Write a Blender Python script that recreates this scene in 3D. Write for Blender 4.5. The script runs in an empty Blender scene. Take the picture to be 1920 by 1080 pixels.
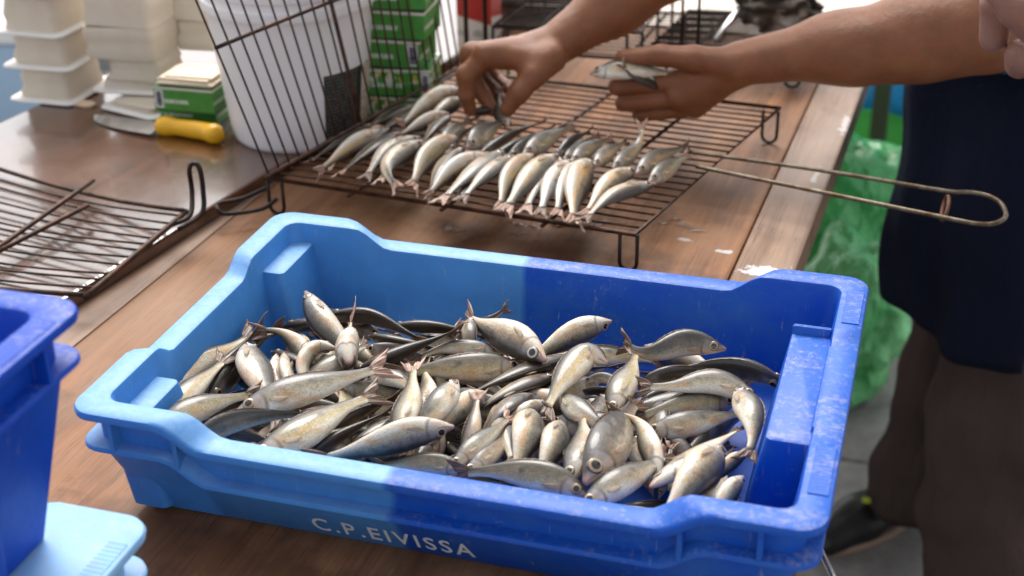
import bpy, bmesh, math, random
import numpy as np
from mathutils import Vector, Matrix
random.seed(7)
RNG = np.random.default_rng(7)
S = bpy.context.scene
COL = S.collection
rad = math.radians

# ------------------------------------------------------------------ camera
FPX = 2641.19
CAM = np.array([0.3290, -1.0013, 0.7115])
YAW, PITCH, ROLL = -0.3041, 0.4812, -0.0191
_fw = np.array([math.sin(YAW)*math.cos(PITCH), math.cos(YAW)*math.cos(PITCH), -math.sin(PITCH)])
_rt = np.array([math.cos(YAW), -math.sin(YAW), 0.0])
_up = np.cross(_rt, _fw)
_r = math.cos(ROLL)*_rt + math.sin(ROLL)*_up
_u = -math.sin(ROLL)*_rt + math.cos(ROLL)*_up
cd = bpy.data.cameras.new('camera')
cam = bpy.data.objects.new('camera', cd); COL.objects.link(cam)
M = Matrix.Identity(4)
for i in range(3):
    M[i][0], M[i][1], M[i][2], M[i][3] = _r[i], _u[i], -_fw[i], CAM[i]
cam.matrix_world = M
cd.sensor_width = 36.0; cd.lens = 36.0*FPX/1920.0
cd.clip_start = 0.02; cd.clip_end = 300
cd.dof.use_dof = True; cd.dof.focus_distance = 1.27; cd.dof.aperture_fstop = 5.2
cd.dof.aperture_blades = 9
S.camera = cam

def _ray(px, py):
    return _fw + _r*(px-960)/FPX - _u*(py-540)/FPX
def P(px, py, z=0.0):
    """point at height z in the direction measured at (px,py) of the photograph"""
    d = _ray(px, py); return CAM + d*(z-CAM[2])/d[2]
def PY(px, py, y):
    d = _ray(px, py); return CAM + d*(y-CAM[1])/d[1]

# ------------------------------------------------------------------ world, sun, exposure
W = bpy.data.worlds.new('World'); S.world = W; W.use_nodes = True
wn = W.node_tree.nodes; wl = W.node_tree.links
sky = wn.new('ShaderNodeTexSky'); sky.sky_type = 'NISHITA'; sky.sun_disc = False
SUN_EL, SUN_AZ = rad(50), rad(-24)      # azimuth measured from +y towards +x
sky.sun_elevation = SUN_EL; sky.sun_rotation = SUN_AZ
sky.air_density = 1.0; sky.dust_density = 3.0; sky.ozone_density = 1.0
hs = wn.new('ShaderNodeHueSaturation'); hs.inputs['Saturation'].default_value = 0.15
wl.new(sky.outputs[0], hs.inputs['Color']); wl.new(hs.outputs[0], wn['Background'].inputs['Color'])
wn['Background'].inputs['Strength'].default_value = 0.14
sl = bpy.data.lights.new('sun', 'SUN'); sl.energy = 1.5; sl.angle = rad(32); sl.color = (1.0, 0.95, 0.88)
so = bpy.data.objects.new('sun', sl); COL.objects.link(so)
sd = Vector((math.sin(SUN_AZ)*math.cos(SUN_EL), math.cos(SUN_AZ)*math.cos(SUN_EL), math.sin(SUN_EL)))
so.rotation_euler = sd.to_track_quat('Z', 'Y').to_euler(); so.location = (0, 3, 6)
S.view_settings.view_transform = 'Standard'; S.view_settings.look = 'None'
S.view_settings.exposure = 1.0; S.view_settings.gamma = 1.0
S.cycles.use_denoising = True
S.cycles.max_bounces = 8

# ------------------------------------------------------------------ helpers
def new_mat(name):
    m = bpy.data.materials.new(name); m.use_nodes = True
    return m, m.node_tree.nodes, m.node_tree.links, m.node_tree.nodes['Principled BSDF']
class NB:
    """small node builder"""
    def __init__(s, name):
        s.m, s.n, s.l, s.b = new_mat(name)
    def node(s, t, **kw):
        o = s.n.new(t)
        for k, v in kw.items(): setattr(o, k, v)
        return o
    def put(s, sock, v):
        if hasattr(v, 'is_output'): s.l.new(v, sock)
        elif isinstance(v, (tuple, list)) and len(v) == 3 and sock.type == 'RGBA': sock.default_value = (*v, 1)
        else: sock.default_value = v
    def coord(s, which='Object', scale=None, rot=None):
        o = s.node('ShaderNodeTexCoord').outputs[which]
        if scale is not None or rot is not None:
            mp = s.node('ShaderNodeMapping'); s.l.new(o, mp.inputs[0])
            if scale is not None: mp.inputs['Scale'].default_value = scale
            if rot is not None: mp.inputs['Rotation'].default_value = rot
            o = mp.outputs[0]
        return o
    def noise(s, vec, scale, detail=4, rough=.55, dist=0.0, out=0):
        t = s.node('ShaderNodeTexNoise'); s.l.new(vec, t.inputs['Vector'])
        t.inputs['Scale'].default_value = scale; t.inputs['Detail'].default_value = detail
        t.inputs['Roughness'].default_value = rough; t.inputs['Distortion'].default_value = dist
        return t.outputs[out]
    def ramp(s, fac, stops, interp='LINEAR'):
        r = s.node('ShaderNodeValToRGB'); r.color_ramp.interpolation = interp
        e = r.color_ramp.elements
        while len(e) < len(stops): e.new(.5)
        for i, (p, c) in enumerate(stops):
            e[i].position = p
            e[i].color = (c, c, c, 1) if not isinstance(c, (tuple, list)) else (*c, 1)
        s.l.new(fac, r.inputs[0]); return r.outputs[0]
    def math(s, op, a, b=0.0, c=0.0):
        o = s.node('ShaderNodeMath', operation=op)
        s.put(o.inputs[0], a); s.put(o.inputs[1], b); s.put(o.inputs[2], c); return o.outputs[0]
    def mix(s, f, a, b, mode='MIX'):
        o = s.node('ShaderNodeMix', data_type='RGBA', blend_type=mode)
        s.put(o.inputs[0], f); s.put(o.inputs[6], a); s.put(o.inputs[7], b); return o.outputs[2]
    def sep(s, vec):
        o = s.node('ShaderNodeSeparateXYZ'); s.l.new(vec, o.inputs[0]); return o.outputs
    def comb(s, x, y, z):
        o = s.node('ShaderNodeCombineXYZ')
        for i, v in enumerate((x, y, z)): s.put(o.inputs[i], v)
        return o.outputs[0]
    def bump(s, h, strength=.3, dist=.002):
        o = s.node('ShaderNodeBump'); s.l.new(h, o.inputs['Height'])
        o.inputs['Strength'].default_value = strength; o.inputs['Distance'].default_value = dist
        s.l.new(o.outputs[0], s.b.inputs['Normal']); return o.outputs[0]
    def set(s, **kw):
        for k, v in kw.items(): s.put(s.b.inputs[k.replace('_', ' ')], v)
        return s
def simple(name, col, rough=.5, var=.15, nscale=30, metal=0.0, bump=0.0, spec=.5):
    b = NB(name); o = b.coord()
    n = b.noise(o, nscale, 5)
    c = b.mix(n, tuple(x*(1-var) for x in col), tuple(min(1, x*(1+var)) for x in col))
    b.set(Base_Color=c, Roughness=rough, Metallic=metal, Specular_IOR_Level=spec)
    if bump: b.bump(n, bump)
    return b.m

class MB:
    """collects geometry, links it as one mesh object"""
    def __init__(s): s.v = []; s.f = []; s.m = []; s.uv = []; s.has_uv = False
    def add(s, v, f, mi=0, uv=None):
        o = len(s.v)
        s.v += [tuple(map(float, p)) for p in v]
        s.f += [tuple(i+o for i in q) for q in f]; s.m += [mi]*len(f)
        if uv is not None: s.has_uv = True; s.uv += [tuple(map(float, t)) for t in uv]
        else: s.uv += [(0.0, 0.0)]*len(v)
    def box(s, c, d, rot=0.0, mi=0, taper=0.0, bev=0.0):
        x, y, z = d[0]/2, d[1]/2, d[2]/2
        if bev > 0:
            bm = bmesh.new(); bmesh.ops.create_cube(bm, size=1)
            for v in bm.verts:
                k = 1-taper if v.co.z > 0 else 1
                v.co = Vector((v.co.x*d[0]*k, v.co.y*d[1]*k, v.co.z*d[2]))
            bmesh.ops.bevel(bm, geom=bm.edges[:], offset=bev, segments=2, affect='EDGES', profile=.6)
            bm.verts.ensure_lookup_table(); bm.verts.index_update()
            v = [tuple(q.co) for q in bm.verts]; f = [tuple(q.index for q in fc.verts) for fc in bm.faces]; bm.free()
        else:
            k = 1-taper
            v = [(-x, -y, -z), (x, -y, -z), (x, y, -z), (-x, y, -z), (-x*k, -y*k, z), (x*k, -y*k, z), (x*k, y*k, z), (-x*k, y*k, z)]
            f = [(3, 2, 1, 0), (4, 5, 6, 7), (0, 1, 5, 4), (1, 2, 6, 5), (2, 3, 7, 6), (3, 0, 4, 7)]
        ca, sa = math.cos(rot), math.sin(rot)
        s.add([(c[0]+p[0]*ca-p[1]*sa, c[1]+p[0]*sa+p[1]*ca, c[2]+p[2]) for p in v], f, mi)
    def tube(s, pts, r, n=8, mi=0, closed=False, cap=True):
        pts = [np.array(p, float) for p in pts]; N = len(pts)
        rs = r if hasattr(r, '__len__') else [r]*N
        T = []
        for i in range(N):
            a = pts[(i-1) % N] if (closed or i > 0) else pts[i]
            b = pts[(i+1) % N] if (closed or i < N-1) else pts[i]
            t = b-a; T.append(t/(np.linalg.norm(t)+1e-12))
        ref = np.array([0, 0, 1.]) if abs(T[0][2]) < .9 else np.array([1., 0, 0])
        nn = np.cross(T[0], ref); nn /= np.linalg.norm(nn)
        V = []
        for i in range(N):
            nn = nn - T[i]*np.dot(nn, T[i]); nn /= np.linalg.norm(nn)
            bb = np.cross(T[i], nn)
            for k in range(n):
                a = 2*math.pi*k/n
                V.append(pts[i]+rs[i]*(math.cos(a)*nn+math.sin(a)*bb))
        F = []
        for i in range(N if closed else N-1):
            j = (i+1) % N
            for k in range(n):
                F.append((i*n+k, i*n+(k+1) % n, j*n+(k+1) % n, j*n+k))
        if cap and not closed:
            F.append(tuple(range(n-1, -1, -1))); F.append(tuple((N-1)*n+k for k in range(n)))
        s.add(V, F, mi)
    def loft(s, rings, cap0=True, cap1=True, mi=0, close=True, uv=None):
        n = len(rings[0]); V = [p for r in rings for p in r]; F = []
        for i in range(len(rings)-1):
            for k in range(n if close else n-1):
                F.append((i*n+k, i*n+(k+1) % n, (i+1)*n+(k+1) % n, (i+1)*n+k))
        if cap0: F.append(tuple(range(n-1, -1, -1)))
        if cap1: F.append(tuple((len(rings)-1)*n+k for k in range(n)))
        s.add(V, F, mi, uv)
    def build(s, name, mats, parent=None, smooth=False, loc=None, sharp=None):
        me = bpy.data.meshes.new(name); me.from_pydata(s.v, [], s.f)
        mats = mats if isinstance(mats, (list, tuple)) else [mats]
        for m in mats: me.materials.append(m)
        if len(mats) > 1: me.polygons.foreach_set('material_index', s.m)
        if s.has_uv:
            L = me.uv_layers.new(name='UVMap')
            li = np.zeros(len(me.loops), int); me.loops.foreach_get('vertex_index', li)
            L.data.foreach_set('uv', np.array(s.uv, float)[li].ravel())
        if smooth: me.polygons.foreach_set('use_smooth', [True]*len(me.polygons))
        me.update()
        if smooth and sharp: me.set_sharp_from_angle(angle=rad(sharp))
        o = bpy.data.objects.new(name, me); COL.objects.link(o)
        if parent is not None: o.parent = parent
        if loc is not None: o.location = loc
        return o
def tag(o, label=None, cat=None, group=None, kind=None):
    if label: o['label'] = label
    if cat: o['category'] = cat
    if group: o['group'] = group
    if kind: o['kind'] = kind
    return o
def thing(name, label, cat, loc=(0, 0, 0), rz=0.0, group=None):
    o = bpy.data.objects.new(name, None); COL.objects.link(o)
    o.location = tuple(map(float, loc)); o.rotation_euler = (0, 0, rz); o.empty_display_size = .05
    return tag(o, label, cat, group)
def catmull(pts, n):
    p = [np.array(q, float) for q in pts]
    if len(p) == 2: p = [p[0], (p[0]+p[1])/2, p[1]]
    p = [2*p[0]-p[1]]+p+[2*p[-1]-p[-2]]
    seg = len(p)-3; raw = []
    for i in range(seg):
        for t in np.linspace(0, 1, 24, endpoint=(i == seg-1)):
            a, b, c, d = p[i:i+4]
            raw.append(.5*((2*b)+(-a+c)*t+(2*a-5*b+4*c-d)*t*t+(-a+3*b-3*c+d)*t**3))
    raw = np.array(raw); dl = np.linalg.norm(np.diff(raw, axis=0), axis=1); cum = np.concatenate([[0], np.cumsum(dl)])
    q = np.linspace(0, cum[-1], n)
    return np.stack([np.interp(q, cum, raw[:, k]) for k in range(3)], 1), cum[-1]
def rrect(cx, cy, hx, hy, r, z, n=4):
    out = []
    for (sx, sy, a0) in ((1, 1, 0), (-1, 1, 90), (-1, -1, 180), (1, -1, 270)):
        for k in range(n+1):
            a = rad(a0+90*k/n)
            out.append((cx+sx*(hx-r)+r*math.cos(a), cy+sy*(hy-r)+r*math.sin(a), z))
    return out
def lathe(mb, prof, c, n=48, mi=0):
    rings = [[(c[0]+r*math.cos(2*math.pi*k/n), c[1]+r*math.sin(2*math.pi*k/n), c[2]+z) for k in range(n)] for r, z in prof]
    mb.loft(rings, True, True, mi)

# signed-distance bodies: tapered capsules smoothly joined, meshed with surface nets
def sdf_mesh(prims, h):
    """prims: (a, b, ra, rb, k). Returns verts, quads."""
    A = np.array([p[0] for p in prims], float); B = np.array([p[1] for p in prims], float)
    RA = np.array([p[2] for p in prims]); RB = np.array([p[3] for p in prims]); K = np.array([p[4] for p in prims])
    BA = B-A; L2 = np.maximum((BA**2).sum(1), 1e-12)
    def ev(X, idx):
        d = None
        for i in idx:
            pa = X-A[i]; t = np.clip(pa@BA[i]/L2[i], 0, 1)
            q = pa-t[:, None]*BA[i]
            di = np.sqrt((q*q).sum(1))-(RA[i]+(RB[i]-RA[i])*t)
            if d is None: d = di
            else:
                k = K[i]; hh = np.clip(.5+.5*(d-di)/k, 0, 1)
                d = d*(1-hh)+di*hh-k*hh*(1-hh)
        return d
    n = 8; bs = n*h
    R = np.maximum(RA, RB)
    lo = (np.minimum(A, B)-R[:, None]).min(0)-2*bs; hi = (np.maximum(A, B)+R[:, None]).max(0)+2*bs
    nb = np.ceil((hi-lo)/bs).astype(int)
    cand = set()
    for i in range(len(prims)):
        l = np.floor((np.minimum(A[i], B[i])-R[i]-.02-lo)/bs).astype(int); u = np.floor((np.maximum(A[i], B[i])+R[i]+.02-lo)/bs).astype(int)
        g = np.stack(np.meshgrid(*[np.arange(max(l[k], 0), min(u[k], nb[k]-1)+1) for k in range(3)], indexing='ij'), -1).reshape(-1, 3)
        c = lo+(g+.5)*bs; pa = c-A[i]; t = np.clip(pa@BA[i]/L2[i], 0, 1)
        d = np.linalg.norm(pa-t[:, None]*BA[i], axis=1)-(RA[i]+(RB[i]-RA[i])*t)
        for q in g[np.abs(d) < bs*.9+.02]: cand.add(tuple(q))
    ii = np.stack(np.meshgrid(*[np.arange(n+1)]*3, indexing='ij'), -1).reshape(-1, 3)
    NX = np.int64(4000)
    key = lambda c: (c[..., 0].astype(np.int64)*NX+c[..., 1])*NX+c[..., 2]
    CO = np.array([[a, b, c] for a in (0, 1) for b in (0, 1) for c in (0, 1)])
    EDG = [(i, j) for i in range(8) for j in range(i+1, 8) if np.abs(CO[i]-CO[j]).sum() == 1]
    KS, VS, QS = [], [], []
    for b in cand:
        b = np.array(b); org = b*n; X = lo+(org+ii)*h; cen = lo+(b+.5)*bs
        pa = cen-A; t = np.clip((pa*BA).sum(1)/L2, 0, 1)
        dist = np.linalg.norm(pa-t[:, None]*BA, axis=1)-(RA+(RB-RA)*t)
        idx = np.where(dist < bs*.9+K*1.2+.004)[0]
        if len(idx) == 0: continue
        D = ev(X, idx).reshape(n+1, n+1, n+1)
        if D.min() > 0 or D.max() < 0: continue
        s = D < 0
        cs = np.stack([s[a:a+n, bb:bb+n, c:c+n] for a, bb, c in CO], -1).reshape(-1, 8)
        cv = np.stack([D[a:a+n, bb:bb+n, c:c+n] for a, bb, c in CO], -1).reshape(-1, 8)
        act = np.where(cs.any(1) & ~cs.all(1))[0]
        if len(act):
            v = cv[act]; acc = np.zeros((len(act), 3)); cnt = np.zeros(len(act))
            for i, j in EDG:
                m = (v[:, i] < 0) != (v[:, j] < 0)
                tt = np.where(m, v[:, i]/(v[:, i]-v[:, j]+1e-20), 0)
                acc += np.where(m[:, None], CO[i]+(CO[j]-CO[i])*tt[:, None], 0); cnt += m
            cell = np.stack(np.unravel_index(act, (n, n, n)), -1)
            VS.append(lo+(org+cell+acc/cnt[:, None])*h); KS.append(key(org+cell))
        for ax in range(3):
            e1, e2 = [(1, 2), (2, 0), (0, 1)][ax]
            s0 = s[:n, :n, :n]; sl_ = [slice(0, n)]*3; sl_[ax] = slice(1, n+1); s1 = s[tuple(sl_)]
            ed = np.argwhere(s0 != s1)
            if len(ed) == 0: continue
            g = org+ed; u1 = np.zeros(3, int); u1[e1] = 1; u2 = np.zeros(3, int); u2[e2] = 1
            q = np.stack([key(g-u1-u2), key(g-u2), key(g), key(g-u1)], -1)
            fl = ~s0[tuple(ed.T)]
            q[fl] = q[fl][:, ::-1]; QS.append(q)
    KS = np.concatenate(KS); VS = np.concatenate(VS); QS = np.concatenate(QS)
    o = np.argsort(KS); KS, VS = KS[o], VS[o]
    p = np.clip(np.searchsorted(KS, QS), 0, len(KS)-1); ok = (KS[p] == QS).all(1)
    return VS, p[ok]
def mesh_obj(name, V, F, mats, parent=None, smooth=True):
    me = bpy.data.meshes.new(name); me.from_pydata([tuple(map(float, v)) for v in V], [], [tuple(map(int, f)) for f in F])
    for m in (mats if isinstance(mats, (list, tuple)) else [mats]): me.materials.append(m)
    if smooth: me.polygons.foreach_set('use_smooth', [True]*len(me.polygons))
    me.update(); o = bpy.data.objects.new(name, me); COL.objects.link(o)
    if parent is not None: o.parent = parent
    return o
def relax(V, F, it=2, lam=.5):
    V = np.array(V, float); F = np.asarray(F)
    for _ in range(it):
        acc = np.zeros_like(V); c = np.zeros(len(V))
        for a, b in ((0, 1), (1, 2), (2, 3), (3, 0)):
            np.add.at(acc, F[:, a], V[F[:, b]]); np.add.at(c, F[:, a], 1)
            np.add.at(acc, F[:, b], V[F[:, a]]); np.add.at(c, F[:, b], 1)
        V = V+lam*(acc/np.maximum(c, 1)[:, None]-V)
    return V

# ------------------------------------------------------------------ materials: setting
def wood_mat(name, c1, c2, rough=(.3, .55), stain=None, seed=0.0, grain='y', patches=None, spec=.5, warm=None, coat=0.0):
    b = NB(name); o = b.coord()
    x, y, z = b.sep(o)
    v = b.comb(b.math('MULTIPLY', x, 38), b.math('MULTIPLY', y, 2.2), b.math('ADD', b.math('MULTIPLY', z, 38), seed))
    g = b.noise(v, 1.0, 7, .62, .6)
    fine = b.noise(b.comb(b.math('MULTIPLY', x, 420), b.math('MULTIPLY', y, 14), z), 1.0, 4, .6)
    big = b.noise(o, 3.3, 5, .6, .3)
    blot = b.noise(o, 14, 6, .65, .2)
    f = b.math('ADD', b.math('MULTIPLY', g, .55), b.math('ADD', b.math('MULTIPLY', fine, .18), b.math('MULTIPLY', big, .35)))
    col = b.mix(b.ramp(f, [(.42, 0), (.62, 1)]), c1, c2)
    crk = b.noise(b.comb(b.math('MULTIPLY', x, 95), b.math('MULTIPLY', y, 1.6), seed+5), 1.0, 6, .6, .3)
    col = b.mix(b.ramp(b.math('ABSOLUTE', b.math('SUBTRACT', crk, .5)), [(.0, .75), (.012, 0)]), col, tuple(q*.3 for q in c1))
    col = b.mix(b.ramp(blot, [(.53, 0), (.70, .7)]), col, tuple(q*.35 for q in c1))
    scr = b.noise(b.comb(b.math('MULTIPLY', x, 60), b.math('MULTIPLY', y, 9), z), 1.0, 8, .75)
    col = b.mix(b.ramp(scr, [(.62, 0), (.72, .4)]), col, (.36, .28, .22))
    if warm:
        pt = b.noise(b.comb(b.math('MULTIPLY', x, 5), b.math('MULTIPLY', y, 2.0), seed), 1.0, 5, .6, .4)
        col = b.mix(b.ramp(pt, [(.40, 0), (.62, .55)]), col, warm)
    if stain: col = stain(b, o, col)
    rr = b.math('ADD', rough[0], b.math('MULTIPLY', b.noise(o, 9, 5, .6), (rough[1]-rough[0])*1.4))
    b.set(Base_Color=col, Roughness=rr, Specular_IOR_Level=spec, Coat_Weight=coat, Coat_Roughness=.09)
    b.bump(b.math('ADD', b.math('MULTIPLY', g, .6), b.math('MULTIPLY', fine, .5)), .35, .0012)
    return b.m
def paint_patches(b, o, col):
    # dark brown patches, flaked white paint and scale splashes, each with a shape of its own
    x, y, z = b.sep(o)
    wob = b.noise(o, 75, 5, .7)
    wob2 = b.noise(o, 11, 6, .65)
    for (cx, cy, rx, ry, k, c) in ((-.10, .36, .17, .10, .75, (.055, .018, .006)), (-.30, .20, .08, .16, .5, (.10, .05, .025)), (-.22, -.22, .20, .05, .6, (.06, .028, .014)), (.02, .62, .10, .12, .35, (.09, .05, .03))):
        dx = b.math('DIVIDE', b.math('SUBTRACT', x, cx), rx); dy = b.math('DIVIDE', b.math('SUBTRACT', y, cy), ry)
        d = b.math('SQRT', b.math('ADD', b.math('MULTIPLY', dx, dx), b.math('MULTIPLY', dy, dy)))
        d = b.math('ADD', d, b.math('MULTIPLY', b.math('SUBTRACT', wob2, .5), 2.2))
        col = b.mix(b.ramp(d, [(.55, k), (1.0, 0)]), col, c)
    for (cx, cy, rx, ry, c) in ((.165, .417, .026, .013, (.72, .72, .74)), (.112, .452, .012, .004, (.5, .5, .5)), (.06, .47, .009, .004, (.42, .4, .4)), (.178, .70, .004, .03, (.5, .46, .43)), (.19, .9, .006, .04, (.5, .46, .44))):
        dx = b.math('DIVIDE', b.math('SUBTRACT', x, cx), rx); dy = b.math('DIVIDE', b.math('SUBTRACT', y, cy), ry)
        d = b.math('SQRT', b.math('ADD', b.math('MULTIPLY', dx, dx), b.math('MULTIPLY', dy, dy)))
        d = b.math('ADD', d, b.math('MULTIPLY', b.math('SUBTRACT', wob, .5), 4.6))
        col = b.mix(b.ramp(d, [(.80, .95), (.9, 0)]), col, c)
    return col
M_wood = wood_mat('weathered table wood', (.100, .036, .012), (.31, .130, .052), (.34, .58), paint_patches, spec=.18, warm=(.29, .17, .10))
M_wood2 = wood_mat('edge plank wood', (.13, .060, .028), (.33, .195, .12), (.32, .55), paint_patches, 7.3, spec=.28, warm=(.36, .26, .20))
M_dark = wood_mat('dark varnished wood', (.05, .017, .008), (.125, .046, .020), (.10, .26), None, 3.1, spec=.8, coat=.7)
M_sunlit = wood_mat('far table wood painted sunlit', (.62, .48, .38), (.8, .68, .58), (.4, .6), None, 1.7)  # pale tones stand in for direct sun on the far wood

def ground_mat():
    b = NB('grey stone paving'); o = b.coord()
    x, y, z = b.sep(o)
    br = b.node('ShaderNodeTexBrick'); b.l.new(o, br.inputs['Vector'])
    br.inputs['Scale'].default_value = 1.0; br.inputs['Brick Width'].default_value = .42; br.inputs['Row Height'].default_value = .42
    br.inputs['Mortar Size'].default_value = .006; br.inputs['Color1'].default_value = (.34, .32, .30, 1); br.inputs['Color2'].default_value = (.40, .39, .38, 1)
    br.inputs['Mortar'].default_value = (.07, .065, .06, 1); br.offset = 0.5
    n = b.noise(o, 9, 8, .7); n2 = b.noise(o, 60, 6, .7)
    col = b.mix(b.ramp(n, [(.3, .75), (.65, 0)]), br.outputs['Color'], (.09, .085, .08))
    col = b.mix(b.ramp(n2, [(.5, 0), (.75, .6)]), col, (.33, .31, .29))
    b.set(Base_Color=col, Roughness=.75); b.bump(n2, .5, .004); return b.m
M_ground = ground_mat()
g = MB(); N = 24
for i in range(N):
    for j in range(N): pass
g.add([(-60, -40, 0), (60, -40, 0), (60, 80, 0), (-60, 80, 0)], [(0, 1, 2, 3)])
go = g.build('ground', M_ground, loc=(0, 0, -.8)); tag(go, 'grey stone paving under the market tables', kind='structure')

# ------------------------------------------------------------------ tables
TA = -.0395
tb = thing('work_table', 'long weathered brown plank table carrying the blue fish crate and the hinged grill', 'table', (0, 0, -.8), TA)
def board(name, x0, x1, y0, y1, zt, th, mat, par, base=-.8, bev=.004, label=None):
    m = MB(); m.box(((x0+x1)/2, (y0+y1)/2, zt-th/2-base), (x1-x0, y1-y0, th), bev=bev)
    o = m.build(name, mat, par)
    # keep texture coordinates in table space
    return o
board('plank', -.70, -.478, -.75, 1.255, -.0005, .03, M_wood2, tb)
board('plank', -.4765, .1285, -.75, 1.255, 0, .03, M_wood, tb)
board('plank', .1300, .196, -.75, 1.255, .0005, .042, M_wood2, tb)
for i, (x, y) in enumerate(((-.62, -.68), (.03, -.68), (-.62, 1.18), (.0, 1.18))):
    m = MB(); m.box((x, y, .385), (.06, .06, .768)); m.build('leg', M_wood2, tb)
m = MB(); m.box((-.27, .25, .715), (.03, 1.7, .08)); m.build('rail', M_wood2, tb)
dt = thing('dark_table', 'dark brown varnished table board holding the bucket, the knife and the paper trays', 'table', (-.5135, .1593, -.8), -.155)
board('tabletop', -.45, 0, -.75, 1.3, .018, .02, M_dark, dt)
for (x, y) in ((-.40, -.6), (-.40, 1.2), (-.27, .3)):
    m = MB(); m.box((x, y, .397), (.05, .05, .79)); m.build('leg', M_dark, dt)
ft = thing('sunlit_table_end', 'pale peach table end beyond the far grills, sunlight put into its colour', 'table', (0, 0, -.8), TA)  # added as its own table; the sunlit far end is painted pale
board('tabletop', -1.2, .238, 1.265, 2.3, .002, .035, M_sunlit, ft)
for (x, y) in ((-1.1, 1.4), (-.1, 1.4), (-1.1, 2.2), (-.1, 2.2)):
    m = MB(); m.box((x, y, .383), (.06, .06, .765)); m.build('leg', M_sunlit, ft)

# ------------------------------------------------------------------ fish crates
def crate_mat(name, left, right, split, slope=0.0, scuff=1.0):
    b = NB(name); o = b.coord(); x, y, z = b.sep(o)
    e = b.math('ADD', x, b.math('MULTIPLY', b.math('SUBTRACT', b.noise(o, 30, 3), .5), .006))
    f = b.ramp(b.math('ADD', b.math('MULTIPLY', b.math('SUBTRACT', e, split), 60), .5), [(.3, 0), (.7, 1)])
    col = b.mix(f, left, right)
    n = b.noise(o, 22, 7, .7); n2 = b.noise(o, 180, 5, .7, .4)
    streak = b.noise(b.comb(b.math('MULTIPLY', x, 240), b.math('MULTIPLY', y, 240), b.math('MULTIPLY', z, 22)), 1.0, 3, .6)
    col = b.mix(b.ramp(n, [(.40, 0), (.75, .5)]), col, tuple(q*.62 for q in left))
    geo = b.node('ShaderNodeNewGeometry'); nz = b.sep(geo.outputs['Normal'])[2]
    up = b.ramp(nz, [(.55, 0), (.9, 1)])
    hi = b.ramp(z, [(.04, 0), (.075, 1)])
    patch = b.noise(b.comb(b.math('MULTIPLY', x, 60), b.math('MULTIPLY', y, 130), z), 1.0, 8, .8)
    wear = b.math('MULTIPLY', b.math('MULTIPLY', up, hi), b.ramp(b.math('ADD', b.math('MULTIPLY', n2, .55), b.math('MULTIPLY', patch, .5)), [(.34, .30), (.64, .80)]))
    wearcol = b.mix(f, (.25, .44, .70), (.07, .21, .54))
    wear = b.math('MULTIPLY', wear, b.math('SUBTRACT', 1.0, b.math('MULTIPLY', f, .72)))
    col = b.mix(b.math('MULTIPLY', wear, scuff), col, wearcol)
    # brownish dirt and pale salt scratches
    col = b.mix(b.ramp(b.math('ADD', b.math('MULTIPLY', n2, .7), b.math('MULTIPLY', b.noise(o, 7, 4), .45)), [(.70, 0), (.82, .45)]), col, (.33, .29, .25))
    col = b.mix(b.math('MULTIPLY', b.math('MULTIPLY', up, hi), b.math('MULTIPLY', f, b.ramp(b.math('ADD', b.math('MULTIPLY', n2, .5), b.math('MULTIPLY', b.noise(b.comb(b.math('MULTIPLY', x, 9), b.math('MULTIPLY', y, 34), z), 1.0, 6, .75), .5)), [(.50, 0), (.64, .55)]))), col, (.36, .34, .38))
    col = b.mix(b.ramp(streak, [(.64, 0), (.76, .4)]), col, (.34, .36, .42))
    sp = b.noise(o, 520, 2, .5); col = b.mix(b.ramp(sp, [(.72, 0), (.76, .6)]), col, (.05, .05, .06))
    ox = b.math('GREATER_THAN', y, -5)
    b.set(Base_Color=col, Roughness=b.math('ADD', .32, b.math('MULTIPLY', n, .3)), Specular_IOR_Level=.28,
          Subsurface_Weight=0.0)
    b.bump(b.math('ADD', n2, b.math('MULTIPLY', n, .6)), .12, .0008)
    return b.m
LB, RB = (.062, .250, .62), (.0005, .070, .47)
M_crate = crate_mat('two tone blue crate plastic', LB, RB, -.027)
M_royal = crate_mat('royal blue crate plastic', (.002, .056, .44), (.002, .056, .44), 0, scuff=.22)
M_light = crate_mat('light blue crate plastic', (.25, .48, .76), (.25, .48, .76), 0, scuff=.4)

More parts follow.
